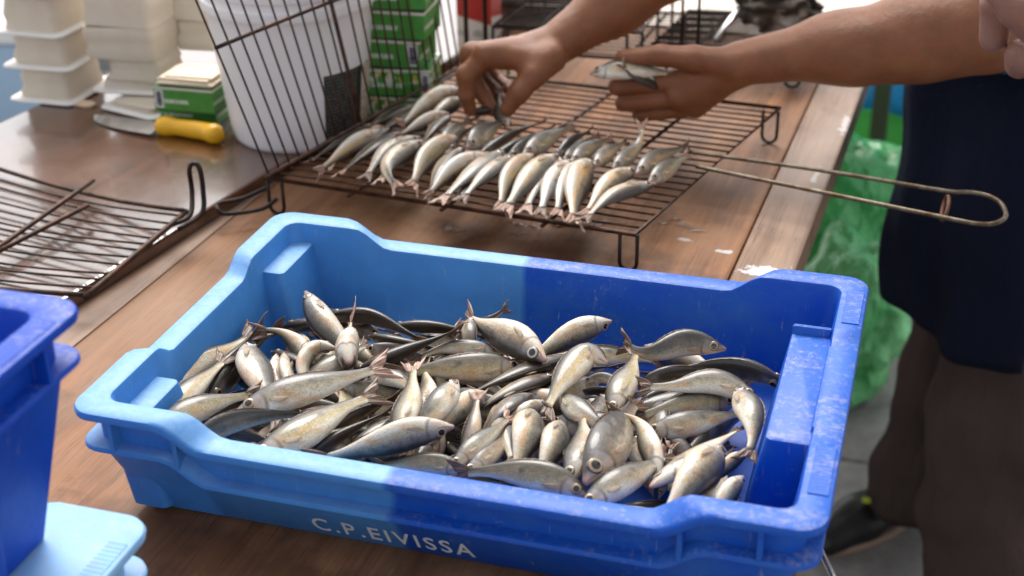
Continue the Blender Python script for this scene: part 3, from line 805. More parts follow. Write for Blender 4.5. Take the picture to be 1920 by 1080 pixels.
# ------------------------------------------------------------------ the heap in the crate: (label, [(px,py,layer)...] snout -> tail tip, roll, options)
GC = 'fish heaped in the blue crate'
def zc(l): return .055+.0085*l
HEAP = [
 ('yellow edged pale fish lying along the left wall of the crate', [(288,772,0),(345,692,1),(440,648,1),(492,612,1)], 150, dict(mat=3,fat=1.05,fin=0)),
 ('pale fish with a ragged brown tail, second from the left wall', [(285,810,1),(345,742,2),(405,690,2),(432,660,2)], 130, dict(mat=3,fin=0)),
 ('dark tail-up fish between the two pale fish at the left wall', [(370,790,-1),(395,720,0),(450,655,1),(492,606,1)], 15, dict(mat=2)),
 ('dark fish behind the snout-up pale fish in the left part of the heap', [(385,755,0),(440,690,0),(500,630,0),(548,606,1)], 35, dict(mat=2)),
 ('pale fish with its snout pointing up near the left of the heap', [(463,644,2),(478,690,2.2),(505,745,1.6),(540,805,.5)], 120, dict(mat=0,fat=1.15,iris=1)),
 ('pale fish with a red torn tail curving away at the left back of the heap', [(590,700,0),(560,650,1),(520,622,1.4),(470,622,1)], 125, dict(mat=0,fin=1)),
 ('small pale belly-up fish with an open mouth beside the snout-up fish', [(532,662,1.6),(538,700,1.2),(560,760,.3),(580,800,-.5)], 165, dict(mat=0,fat=1.0)),
 ('small pale fish squeezed behind the open mouthed one', [(518,664,.8),(522,700,.6),(535,750,.0),(545,790,-1)], 150, dict(mat=0,fat=.9,pec=False)),
 ('white bellied fish curled over with an orange patch by its snout', [(632,654,1.8),(592,652,2),(568,690,1.4),(590,770,-.2)], 160, dict(mat=0,fat=1.15)),
 ('white bellied fish below the fish that faces the camera', [(545,735,-.5),(610,690,1),(650,668,1.2),(700,640,.4)], 150, dict(mat=1)),
 ('grey fish standing snout up against the left back corner block', [(572,546,3.2),(600,596,2.2),(645,650,.8),(690,720,-1)], -75, dict(mat=1,fat=.9)),
 ('long dark fish lying along the back wall, left of the two', [(610,592,.8),(690,592,1.2),(760,622,.6),(812,652,0)], 25, dict(mat=2,fat=.95)),
 ('dark fish along the back wall, right of the longer one', [(730,612,.4),(800,612,.6),(860,620,.4),(930,640,0)], 20, dict(mat=2,fat=.9)),
 ('fish facing the camera head-on with its pink tail standing up behind', [(655,682,3.4),(650,655,3),(655,622,2.2),(660,588,2.2)], 172, dict(mat=0,fat=1.75,fin=1,iris=1,bd=.78,pec=False)),
 ('round faced fish with a pink mouth peeking out left of the long brown tail', [(688,650,1.8),(712,656,1.8),(775,668,.6),(840,680,0)], 70, dict(mat=1,fat=1.2,iris=1)),
 ('dark fish buried just behind the pink mouthed fish', [(690,630,.4),(740,640,.8),(800,650,.6),(860,662,0)], 15, dict(mat=2)),
 ('long brown backed fish whose forked tail points up to the right', [(655,708,.4),(735,668,2),(815,636,2.6),(872,612,3)], 15, dict(mat=2,fat=.95,fin=0)),
 ('slim white fish with an orange stripe under the big eyed grey fish', [(945,662,1),(885,652,1.6),(820,656,1.4),(765,684,1)], -120, dict(mat=0,fat=.8)),
 ('broad pale fish with a yellow line lying across the middle', [(985,688,1),(900,688,1.8),(810,692,1.6),(715,706,1)], -95, dict(mat=3,fat=1.0)),
 ('grey fish with a big pale eye, head down right, at the back of the heap', [(1024,677,3),(965,637,3.4),(905,610,2.6),(862,592,1.6)], 82, dict(mat=1,fat=1.25,iris=1)),
 ('dark small fish pointing its snout up behind the big eyed grey fish', [(884,594,2.6),(880,625,2.2),(885,665,1),(890,700,0)], 70, dict(mat=2,fat=1.1)),
 ('fish showing only a brown tail raised against the back wall', [(845,650,.6),(880,622,1.4),(920,598,2.2),(957,573,2.6)], 60, dict(mat=2,fin=0,flare=.8)),
 ('white fish pointing up to the right against the royal blue back wall', [(1147,602,2.6),(1085,622,2.6),(1030,652,2),(960,700,.4)], 112, dict(mat=0,fat=1.15)),
 ('spotted pale fish with a bent head standing tail down in the middle', [(1140,682,2.8),(1100,664,3.2),(1052,718,2.6),(1012,790,1.4)], -112, dict(mat=3,fat=1.15,fin=0,eyes=False)),
 ('dark brown fish lying under the big eyed grey fish', [(1075,668,1),(1000,690,1.6),(930,716,1.8),(850,752,.6)], 10, dict(mat=2,fat=.95,eyes=False)),
 ('dark fish with a pale streak, below the dark brown one', [(1045,704,1),(985,722,1.4),(925,750,1.2),(870,790,0)], 28, dict(mat=2,fat=1.0)),
 ('round backed dark brown fish in the middle of the heap', [(1000,740,1.4),(950,766,2),(912,806,1.4),(890,860,.2)], 22, dict(mat=2,fat=1.25,eyes=False)),
 ('short pale fish showing beside the tail of the wrapped fish', [(1090,716,.4),(1130,708,.8),(1170,720,.6),(1215,728,0)], 100, dict(mat=0,fat=.8)),
 ('small dark fish low under the short pale fish', [(1075,738,-.4),(1120,732,0),(1170,735,-.2),(1220,742,-.6)], 30, dict(mat=2,fat=.8)),
 ('pale fish slanting down to the right over the dark gap', [(1052,738,1.2),(1085,770,1.6),(1128,800,1.6),(1180,830,.6)], 100, dict(mat=0,fat=1.2,eyes=False)),
 ('blotched pale fish standing head down with an orange brown tail bend', [(1148,786,1.2),(1158,742,2.2),(1180,698,2.4),(1196,650,2)], 100, dict(mat=3,fat=1.1,fin=0)),
 ('arched grey fish with a dark spot at the top right of the heap', [(1362,655,2.6),(1288,642,3),(1215,662,2.6),(1158,640,2)], -78, dict(mat=1,fat=1.1,fin=0)),
 ('long dark grey fish reaching to the right end block', [(1480,726,1),(1400,692,2),(1310,690,1.8),(1200,712,.6)], -30, dict(mat=1,fat=1.0)),
 ('brown fish under the arched grey fish', [(1195,716,1),(1255,702,1.4),(1330,700,1.2),(1400,712,.6)], 50, dict(mat=2,fat=.95,eyes=False)),
 ('pale curved fish lying across the right of the heap below the dark one', [(1425,752,1.8),(1345,716,2.8),(1265,724,2.6),(1182,726,2)], -118, dict(mat=0,fat=1.0,fin=0)),
 ('pale fish with a dark back low in the right of the heap', [(1385,756,.2),(1310,752,1),(1240,768,1),(1175,790,.4)], -100, dict(mat=3,fat=1.1,pec=False)),
 ('small olive fish behind the low pale one on the right', [(1190,765,0),(1230,745,.4),(1290,735,.2),(1340,738,0)], 60, dict(mat=1,fat=.9)),
 ('speckled pale fish lying level in the right of the heap', [(1205,812,1),(1280,796,1.8),(1350,782,1.4),(1410,770,.6)], 105, dict(mat=0,fat=1.05)),
 ('curled banded fish hanging down beside the right end block', [(1382,728,2.8),(1408,775,3.2),(1412,820,2.6),(1398,872,1.6)], 95, dict(mat=0,fat=1.25)),
 ('bent white fish arching over the big eyed fish on the right', [(1236,902,1.8),(1218,838,3),(1192,790,3.2),(1135,772,3)], 128, dict(mat=0,fat=1.0,fin=0)),
 ('big eyed grey fish diving head down in the middle right', [(1096,908,3),(1132,848,3.6),(1166,792,2.8),(1200,740,1.4)], 76, dict(mat=1,fat=1.22)),
 ('pale fish slanting up to the right by the near rim', [(1085,956,1.8),(1155,908,2.8),(1215,876,2.6),(1262,842,2)], 105, dict(mat=0,fat=1.1)),
 ('thin white fish with a pink snout, belly up on the right', [(1218,914,2.6),(1280,872,2.8),(1335,836,2.4),(1400,796,1.4)], 165, dict(mat=0,fat=.95)),
 ('broad grey fish with a yellow eye, head up by the near right rim', [(1354,838,2.8),(1308,890,3.2),(1262,950,2.4),(1225,1010,1)], 92, dict(mat=1,fat=1.45)),
 ('small pale fish tucked under the yellow eyed fish', [(1400,850,1),(1372,866,1.4),(1340,895,.8),(1300,930,0)], 100, dict(mat=0,fat=.9)),
 ('white fish with a purple head by the near right corner pocket', [(1394,893,2.4),(1366,925,2.4),(1340,968,1.6),(1310,1010,.6)], 118, dict(mat=0,fat=1.15,iris=1)),
 ('fish showing only an orange tail fin sticking up on the right', [(1235,935,-.6),(1245,900,.4),(1253,870,1.2),(1260,826,2)], 75, dict(mat=2,fin=1,flare=1.1)),
 ('broad pale fish lying along the near rim with its eye to the right', [(1106,934,1.8),(1040,900,2.6),(945,884,2.6),(835,888,1.8)], -84, dict(mat=3,fat=1.05)),
 ('fish with a golden eye half hidden behind the near rim', [(874,888,1.8),(835,872,2),(765,868,2),(690,876,1)], -88, dict(mat=3,fat=1.05)),
 ('bright silver fish with a big golden eye in front, pointing right', [(852,800,4),(775,812,4),(690,838,3.2),(570,872,2)], 112, dict(mat=0,fat=1.12)),
 ('brown fish tail hidden under the bright silver fish', [(620,880,0),(680,840,1),(730,800,1.4),(760,766,1.4)], 45, dict(mat=2,fat=1.0)),
 ('big pale fish with a ragged tail slanting up at the left front', [(465,868,2),(560,815,3),(650,762,3),(728,732,2.8)], 128, dict(mat=3,fat=1.08,fin=0)),
 ('fish with a drooping grey side curving along the left front rim', [(345,838,2),(430,792,3),(520,778,2.8),(605,782,2.2)], 62, dict(mat=1,fat=.85,fin=1)),
 ('plump pale fish at the left front with its tail under the long one', [(278,826,2),(350,775,3),(430,748,2.8),(500,738,2)], 118, dict(mat=3,fat=1.12)),
 ('long pale fish crossing the left of the heap with a forked tail', [(438,776,3),(540,738,4),(650,708,4),(742,682,3.6)], 122, dict(mat=0,fat=1.0,fin=1)),
 ('slim pale fish standing tail up with a yellow stripe', [(742,838,2),(757,786,3),(770,736,3.2),(776,674,3.4)], 118, dict(mat=3,fat=1.0,fin=1,flare=.9)),
 ('pale fish half hidden right of the slim tail-up one', [(790,800,1),(795,760,2),(800,724,1.6),(790,680,1)], 120, dict(mat=0,fat=.95)),
 ('silver fish lifting its head and dark golden eye in the middle', [(858,713,3.8),(826,754,3.8),(790,806,2.6),(750,870,1)], -108, dict(mat=0,fat=1.15)),
 ('fish showing its upright pinkish tail fin in the middle front', [(868,862,1),(882,818,2),(890,780,2.8),(897,732,3.4)], 110, dict(mat=2,fin=1,flare=1.1)),
 ('grey bodied fish under the upright pinkish tail', [(910,735,1.6),(868,766,2.2),(832,802,2),(800,850,1)], 95, dict(mat=1,fat=1.2,eyes=False)),
 ('pair-topped brown tail left of the bright silver fish', [(560,868,.4),(630,822,1.4),(690,790,2),(742,766,2.2)], 20, dict(mat=2,fat=.9,fin=0)),
 ('fish tail with ragged brown fin below the long pale fish', [(590,828,.4),(650,790,1),(705,760,1.4),(760,738,1.4)], 40, dict(mat=2,fat=.85,fin=0)),
 ('white fish with an orange stripe under the long brown tail', [(680,716,1),(720,706,1.8),(765,722,1.8),(810,770,.8)], 135, dict(mat=0,fat=1.0)),
 ('slender pale fish with its tail up near the front middle', [(842,882,2),(888,838,2.8),(930,806,2.8),(965,772,2.6)], 108, dict(mat=0,fat=.95,fin=1)),
 ('banded pale fish beside the slender one at the near rim', [(868,896,1.6),(905,860,2),(940,826,1.8),(970,790,1)], 100, dict(mat=1,fat=1.0)),
 ('shiny round fish standing head up in the front middle', [(998,770,2.6),(990,812,3.2),(975,862,2.4),(962,925,.8)], 108, dict(mat=0,fat=1.55,eyes=False)),
 ('banded fish standing beside the shiny round one', [(1052,790,2.2),(1040,830,2.8),(1018,882,2.2),(995,940,.8)], 100, dict(mat=1,fat=1.25,eyes=False)),
 ('brown tail fin between the slender fish and the shiny round one', [(930,760,.8),(942,800,1.6),(955,840,2),(968,884,2)], 95, dict(mat=2,fin=0,flare=1.1,eyes=False)),
 ('silver fish standing on its head beside the big eyed grey fish', [(1062,912,2),(1080,868,2.8),(1092,826,2.4),(1090,770,1.4)], 115, dict(mat=0,fat=1.1,iris=0)),
 ('frowning fish head peeping out above the shiny round fish', [(1020,752,1.8),(990,772,2),(950,800,1),(905,840,0)], 85, dict(mat=1,fat=1.15,iris=1)),
]
random.seed(11)
for lab, pts, roll, kw in HEAP:
    make_fish(lab, GC, [P(x, y, zc(l)) for x, y, l in pts], roll, **kw)
# the fish underneath, seen only through the gaps
nb = 0
while nb < 104:
    x, y = random.uniform(-.225, .2), random.uniform(-.13, .135); a = random.uniform(0, 6.28); z = random.choice((.018, .032, .042, .052))
    Lh = random.uniform(.055, .066); ends = [(x+math.cos(a)*Lh*s, y+math.sin(a)*Lh*s) for s in (-1, 1)]
    if not all(-.250 < e[0] < .215 and -.150 < e[1] < .15 for e in ends): continue
    z = z*(1 if y < .06 else .85)
    c = random.uniform(-.012, .012)
    make_fish('dusky fish buried under the top layer of the heap', 'fish buried in the heap', [(ends[0][0], ends[0][1], z), (x-math.sin(a)*c, y+math.cos(a)*c, z+.004), (ends[1][0], ends[1][1], z)], random.choice((-95, 85, 120, 60, -120, 10)), mat=random.choice((0, 1, 1, 2, 2, 3)), fin=random.choice((0, 1)), pec=False)
    nb += 1

for (x, y, z, a, m_) in ((-.205, -.085, .030, .2, 1), (-.195, -.105, .040, -.15, 2), (-.20, -.055, .030, .5, 0), (-.21, -.02, .034, -.4, 2), (-.17, -.10, .030, .3, 1), (-.225, -.06, .042, 1.2, 2),
                    (.190, -.03, .030, 1.4, 1), (.205, -.06, .034, 1.7, 0), (.19, .02, .030, 1.2, 2), (.205, -.085, .026, 1.5, 2), (.17, -.10, .030, .4, 1)):
    e = [(x+math.cos(a)*.06*s, y+math.sin(a)*.06*s, z) for s in (-1, 1)]
    make_fish('dusky fish buried under the top layer of the heap', 'fish buried in the heap', [e[0], (x, y, z+.005), e[1]], 60 if m_ else 110, mat=m_, pec=False)

# ------------------------------------------------------------------ fish on the grill: tail tip first in these lists, then reversed
GF = 'fish laid in rows on the hinged grill'
ordn = ['first', 'second', 'third', 'fourth', 'fifth', 'sixth', 'seventh', 'eighth', 'ninth', 'tenth', 'eleventh', 'twelfth', 'thirteenth', 'fourteenth', 'fifteenth', 'sixteenth', 'seventeenth']
def zg_(l): return .0595+.006*l
FRONT = [  # tail -> head
 ([(576,305,0),(630,272,.4),(692,236,.6)], 10, dict(mat=2), 'dark slim fish'),
 ([(588,330,0),(655,278,.4),(718,244,.4)], 125, dict(mat=3), 'pale golden fish'),
 ([(628,332,0),(690,285,.3),(752,248,.3)], 15, dict(mat=2), 'dark thin fish'),
 ([(680,340,0),(722,288,.6),(788,256,.6)], 60, dict(mat=1), 'grey curved fish'),
 ([(748,360,0),(728,312,.6),(792,264,.6)], 70, dict(mat=1), 'strongly curled fish'),
 ([(770,360,0),(798,300,.5),(860,256,.5)], 120, dict(mat=3,fat=1.2), 'broad pale fish'),
 ([(802,372,-.4),(824,318,.3),(872,276,.2)], 30, dict(mat=2,fat=.85), 'dark narrow fish'),
 ([(795,378,0),(845,322,.7),(910,288,.7)], 140, dict(mat=0,fat=1.15), 'white bellied fish'),
 ([(815,385,.3),(878,332,.8),(948,282,.6)], 40, dict(mat=1), 'grey backed fish'),
 ([(858,382,0),(905,335,.7),(966,292,.6)], 55, dict(mat=1), 'silver grey fish'),
 ([(938,402,0),(952,340,.7),(1000,290,.7)], 130, dict(mat=3,fat=1.15), 'yellow lined pale fish'),
 ([(940,404,.6),(985,345,1),(1046,290,.8)], 75, dict(mat=3,fat=1.1), 'golden flanked fish'),
 ([(1010,410,0),(1032,350,.6),(1072,300,.5)], 80, dict(mat=0), 'blotched fish'),
 ([(1078,428,.2),(1078,360,.9),(1106,300,.8)], 135, dict(mat=3,fat=1.25), 'plump white fish'),
 ([(1092,412,0),(1135,355,.5),(1190,316,.4)], 80, dict(mat=3,fat=1.15), 'pale grey fish'),
 ([(1088,418,.8),(1150,368,1.1),(1230,344,.8)], 45, dict(mat=2,fat=1.0), 'dark backed fish'),
]
for i, (pts, roll, kw, what) in enumerate(FRONT):
    pts = [P(x, y, zg_(l)) for x, y, l in pts][::-1]
    make_fish(f'{what}, {ordn[i]} from the left in the front row on the grill', GF, pts, roll-0, seed=i, flare=.55, fin=1 if i % 3 else 0, **dict(kw, fat=kw.get('fat', 1)*.80, mat={3: 4, 0: 5}.get(kw['mat'], kw['mat'])))
BACK = [
 ([(690,262,.2),(740,230,.5),(790,200,.5)], 15, dict(mat=2), 'dark thin fish'),
 ([(738,262,.2),(790,232,.8),(842,212,.8)], 115, dict(mat=0,fat=1.2), 'broad pale fish'),
 ([(786,276,.4),(815,240,.7),(846,218,.6)], 25, dict(mat=2,fat=1.1), 'short dark fish'),
 ([(884,222,.4),(852,246,.8),(826,278,.6)], 85, dict(mat=3,fat=1.35), 'mottled gold fish'),
 ([(962,222,.4),(918,242,1),(874,278,.9)], 80, dict(mat=3,fat=1.5), 'broad dark snouted golden fish'),
 ([(1026,224,.3),(960,252,.7),(902,286,.6)], 15, dict(mat=1,fat=.85), 'slim grey fish'),
 ([(1042,236,.2),(980,264,.6),(922,296,.5)], 20, dict(mat=2,fat=.85), 'slim brown fish'),
 ([(1082,234,.2),(1030,258,.6),(980,290,.6)], 95, dict(mat=3,fat=1.2), 'golden fish'),
 ([(1112,242,.3),(1078,262,.8),(1042,294,.7)], 35, dict(mat=1,fat=1.3), 'stubby dark snouted fish'),
 ([(1152,256,0),(1108,276,.4),(1070,304,.4)], 95, dict(mat=3,fat=1.2), 'gold washed grey fish'),
 ([(1182,262,0),(1145,282,.4),(1112,312,.4)], 95, dict(mat=3,fat=1.2), 'yellow grey fish'),
 ([(1203,222,5.2),(1200,262,2.2),(1182,288,.8),(1148,316,.5)], 92, dict(mat=3,fat=1.1), 'golden fish with upturned tail'),
 ([(1298,272,0),(1240,292,.6),(1192,326,.6)], 90, dict(mat=3,fat=1.15), 'round eyed golden fish'),
 ([(1296,286,.2),(1262,308,.7),(1216,342,.6)], 90, dict(mat=3,fat=1.2), 'grey gold fish'),
]
for i, (pts, roll, kw, what) in enumerate(BACK):
    pts = [P(x, y, zg_(l)) for x, y, l in pts][::-1]
    make_fish(f'{what}, {ordn[i]} from the left in the second row on the grill', GF, pts, roll, flare=.55, fin=1 if i % 2 else 0, **dict(kw, fat=kw.get('fat', 1)*.84, mat={3: 4, 0: 5}.get(kw['mat'], kw['mat'])))
EXTRA = [
 ([(604,322,-.5),(664,276,-.1),(736,240,-.1)], 30, dict(mat=2), 'dark fish wedged between the second and third fish of the front row on the grill'),
 ([(706,346,-.5),(742,300,-.1),(796,262,-.1)], 35, dict(mat=1), 'grey fish wedged between the fourth and fifth fish of the front row on the grill'),
 ([(845,384,-.6),(890,336,-.1),(956,288,-.1)], 40, dict(mat=2), 'brown fish wedged between the ninth and tenth fish of the front row on the grill'),
 ([(980,404,-.6),(1010,348,-.1),(1060,296,-.1)], 60, dict(mat=1), 'grey fish wedged between the twelfth and thirteenth fish of the front row on the grill'),
 ([(1044,412,-.6),(1056,356,-.1),(1090,302,-.1)], 100, dict(mat=5), 'pale fish wedged left of the plump white one in the front row'),
 ([(900,232,-.3),(860,256,.1),(842,284,.1)], 40, dict(mat=1), 'grey fish wedged left of the broad dark snouted golden fish'),
 ([(1060,240,-.3),(1004,262,0),(950,296,0)], 60, dict(mat=4), 'gold grey fish wedged beside the slim brown fish in the second row'),
 ([(1128,250,-.3),(1092,270,0),(1056,302,0)], 85, dict(mat=4), 'golden fish wedged right of the stubby dark snouted fish'),
]
for pts, roll, kw, what in EXTRA:
    make_fish(what.replace(' of the front row on the grill', ' in the front row').replace(' fish in the front row', ' in the front row'), GF, [P(x, y, zg_(l)) for x, y, l in pts][::-1], roll, fin=1, flare=.55, fat=.85, **kw)
THIRD = [
 ([(745,248,.2),(790,205,.8),(862,166,.9)], 140, dict(mat=0,fat=1.1), 'white bellied fish at the upper left end of the rows'),
 ([(672,252,.2),(720,222,.6),(780,196,.5)], 25, dict(mat=2,fat=.9), 'dark slim fish beside the raised lid on the grill'),
 ([(792,236,.6),(822,212,1),(868,184,1)], 70, dict(mat=1,fat=1.1), 'shiny grey fish under the fingertips of the far hand'),
 ([(965,186,.4),(925,205,1),(868,212,.9)], 8, dict(mat=2,fat=1.1), 'black backed fish lying under the fingers of the far hand'),
 ([(936,158,5),(934,190,2.6),(938,214,1.2),(952,238,.6)], 80, dict(mat=0,fat=1.0,flare=.7), 'fish whose pale tail is pinched by the far hand'),
]
for pts, roll, kw, what in THIRD:
    make_fish(what, GF, [P(x, y, zg_(l)) for x, y, l in pts][::-1], roll, fin=1, **kw)

# ------------------------------------------------------------------ bucket
TZ = .0182
M_bucket = simple('white bucket plastic', (.84, .82, .81), .34, .05, 12)
bc = np.array([-.483, .638, TZ])
bk = thing('bucket', 'white plastic bucket with a ribbed rim standing behind the raised lid of the grill', 'bucket', bc)
mb = MB()
pr = [(.0865, .0), (.0895, .003), (.0905, .008)]
for z in np.linspace(.02, .178, 8): pr.append((.0905+.0205*z/.2, z))
pr += [(.1095, .180), (.1140, .1815), (.1150, .186), (.1145, .194), (.1115, .196), (.1110, .204), (.1145, .206), (.1155, .216), (.1150, .226), (.1125, .228), (.1080, .227), (.1070, .19), (.087, .006)]
lathe(mb, pr, (0, 0, 0), 64); mb.build('body', M_bucket, bk, True, sharp=35)
def label_mat():
    b = NB('dark printed bucket label'); uv = b.node('ShaderNodeUVMap').outputs[0]; u, v, _ = b.sep(uv)
    n = b.noise(b.comb(b.math('MULTIPLY', u, 9), b.math('MULTIPLY', v, 12), 0), 1, 4, .6)
    lines = b.math('MULTIPLY', b.math('GREATER_THAN', b.math('SINE', b.math('MULTIPLY', v, 120)), .1), b.math('GREATER_THAN', b.noise(b.comb(b.math('MULTIPLY', u, 40), b.math('MULTIPLY', v, 19), 0), 1, 2), .47))
    col = b.mix(b.math('MULTIPLY', lines, b.math('MULTIPLY', b.math('LESS_THAN', u, .55), .45)), (.012, .016, .014), (.30, .32, .30))
    fr = b.ramp(n, [(.30, (.30, .05, .02)), (.42, (.55, .45, .38)), (.52, (.75, .72, .68)), (.60, (.62, .34, .05)), (.7, (.12, .22, .04))])
    col = b.mix(b.math('GREATER_THAN', u, .66), col, fr)
    b.set(Base_Color=col, Roughness=.35); return b.m
def wrap(mb, c, a0, a1, z0, z1, rf, n=16, m=6):
    V, UV = [], []
    for j in range(m+1):
        z = z0+(z1-z0)*j/m
        for i in range(n+1):
            a = a0+(a1-a0)*i/n; r = rf(z); V.append((c[0]+r*math.cos(a), c[1]+r*math.sin(a), c[2]+z)); UV.append((i/n, j/m))
    mb.add(V, [(j*(n+1)+i, j*(n+1)+i+1, (j+1)*(n+1)+i+1, (j+1)*(n+1)+i) for j in range(m) for i in range(n)], 0, UV)
mb = MB(); wrap(mb, (0, 0, 0), rad(-44), rad(14), .012, .105, lambda z: .0909+.0205*z/.2)
mb.build('label', label_mat(), bk, True)

# ------------------------------------------------------------------ paper tray packets
def pulp(name, c, lines):
    b = NB(name); o = b.coord('Object'); x, y, z = b.sep(o)
    st = b.math('SINE', b.math('MULTIPLY', b.math('ADD', z, b.math('MULTIPLY', b.noise(o, 40, 3), .004)), lines))
    n = b.noise(o, 26, 6, .65)
    col = b.mix(b.math('MULTIPLY', b.ramp(st, [(.3, 0), (1, 1)]), .12), c, tuple(q*.62 for q in c))
    col = b.mix(b.ramp(n, [(.45, 0), (.75, .4)]), col, (c[0]*.86, c[1]*.74, c[2]*.6))
    b.set(Base_Color=col, Roughness=.85, Specular_IOR_Level=.2); b.bump(st, .12, .001); return b.m
M_pulp = pulp('cream paper pulp', (.66, .58, .48), 1500)
M_pulp2 = simple('white paper pulp rim', (.80, .77, .73), .7, .06, 40)
def packet(label, px, w, d, h, z, rot=0.0, lip=True, sl=1.0, cat='trays', group=None):
    p = P(px[0], px[1], TZ)       # near left lower corner of the packet
    ca, sa = math.cos(rot), math.sin(rot)
    c = np.array([p[0]+ca*w/2-sa*d/2, p[1]+sa*w/2+ca*d/2, z])
    t = thing('paper_trays', label, cat, c, rot, group)
    mb = MB(); rings = []; n = 5; z0 = .005 if lip else 0.0
    K = 5
    for k in range(K+1):
        f = k/K; zz = z0+(h-z0)*f
        a = -.004*f*sl+.0012*math.sin(k*2.1+px[0])
        r = rrect(.0010*math.sin(k*1.7+px[1]), .001*math.cos(k*2.3), w/2+a, d/2+a, .010, zz, n)
        rings.append([(x, y, q+.0022*math.sin(x*40+px[0])*f) for x, y, q in r])
    mb.loft(rings, True, True); mb.build('stacked_trays', M_pulp, t, True, sharp=50)
    if lip:
        mb = MB()
        mb.loft([rrect(0, 0, w/2+a, d/2+a, .013, zz, n) for a, zz in ((.001, .0002), (.010, .0008), (.013, .0028), (.0125, .0046), (.003, .0054))], True, True)
        mb.build('bottom_tray', M_pulp2, t, True)
    return t
zz = TZ
GT = None
hA = .0475
packet('cream paper tray packet with a brown stain, bottom of the left stack', (38, 187), .082, .10, hA, TZ)
packet('cream paper tray packet, second from the bottom of the left stack', (36, 187-2), .086, .10, hA, TZ+hA+.001, .03)
packet('cream paper tray packet with a wide white rim, third up in the left stack', (28, 182), .090, .10, hA+.006, TZ+2*hA+.002, -.02)
packet('cream paper tray packet on top of the left stack', (30, 182), .09, .10, .05, TZ+3*hA+.010, .02)
# the brown stain is in the photo only a smear under the second rim
packet('splayed white paper trays flat under the middle stack', (208, 203), .085, .07, .014, TZ, -.28, True, .2)
packet('loosely folded cream trays on the splayed white ones', (196, 190), .085, .085, .018, TZ+.0155, .10, True, .3)
packet('narrow cream tray packet in the middle stack', (208, 192), .082, .085, .030, TZ+.035, .05, False)
packet('wide cream tray packet leaning out of the middle stack', (176, 192), .105, .10, .048, TZ+.066, .06, False, -.6)
packet('cream tray packet on top of the middle stack', (178, 192), .105, .10, .055, TZ+.1155, .02, False)
packet('pale tray packet behind the middle stack and the bucket, lower one', (338, 170), .07, .09, .045, TZ+.062, .1, False)
packet('pale tray packet behind the middle stack and the bucket, upper one', (334, 170), .07, .09, .055, TZ+.108, .05, False)
mb = MB(); p = P(350, 128, TZ)
# wooden spatula
sp = thing('wooden_spatula', 'thin wooden spatula lying under the left paper trays', 'spatula', P(120, 193, TZ))
o0 = P(120, 193, TZ); a, b_ = P(66, 181, TZ)-o0, P(176, 200, TZ)-o0
mb = MB(); d = (b_-a); d /= np.linalg.norm(d); nrm = np.array([-d[1], d[0], 0])
prof = [(0, .004), (.35, .005), (.6, .006), (.75, .010), (.92, .011), (1, .006)]
mb.loft([[a+(b_-a)*u+nrm*s*w+np.array([0, 0, zz_]) for s, zz_ in ((-1, .0005), (1, .0005), (1, .0035), (-1, .0035))] for u, w in prof], True, True)
mb.build('blade', simple('pale spatula wood', (.55, .40, .27), .6, .15, 60), sp)

# ------------------------------------------------------------------ knife
k0, k1, k2 = P(176, 219, TZ+.004), P(298, 240, TZ+.008), P(415, 256, TZ+.010)
ko = (k0+k2)/2; kn = thing('knife', 'kitchen knife with a bright yellow handle lying on the dark board', 'knife', (*ko[:2], TZ))
ko = np.array([*ko[:2], TZ])
d = (k1-k0); Lb = np.linalg.norm(d); d /= Lb; nrm = np.array([-d[1], d[0], 0]); nrm /= np.linalg.norm(nrm)
mb = MB(); rings = []
for u, lo_, hi_ in ((0, -.001, .001), (.06, -.006, .003), (.18, -.012, .006), (.4, -.017, .009), (.7, -.019, .011), (1.0, -.018, .012)):
    c = k0+(k1-k0)*u
    rings.append([c+nrm*lo_-ko+[0, 0, -.003], c+nrm*hi_-ko+[0, 0, .0012], c+nrm*hi_-ko+[0, 0, .0028], c+nrm*lo_-ko+[0, 0, -.0026]])
mb.loft(rings, True, True)
b = NB('dull steel blade'); b.set(Base_Color=b.mix(b.noise(b.coord(), 60, 5), (.30, .28, .26), (.42, .41, .40)), Metallic=.85, Roughness=.34)
mb.build('blade', b.m, kn)
mb = MB(); hp_, _ = catmull([k1+d*-.004, k1+(k2-k1)*.12+nrm*.003, k1+(k2-k1)*.5+nrm*.004, k1+(k2-k1)*.82+nrm*.001, k2-nrm*.006], 22)
rr = np.interp(np.linspace(0, 1, 22), [0, .06, .15, .3, .55, .78, .9, 1], [.007, .0135, .0145, .0115, .0125, .0125, .0145, .010])
mb.tube([q-ko+[0, 0, .003] for q in hp_], rr, 12)
mb.build('handle', simple('yellow handle plastic', (.80, .42, .01), .35, .06, 20), kn, True)

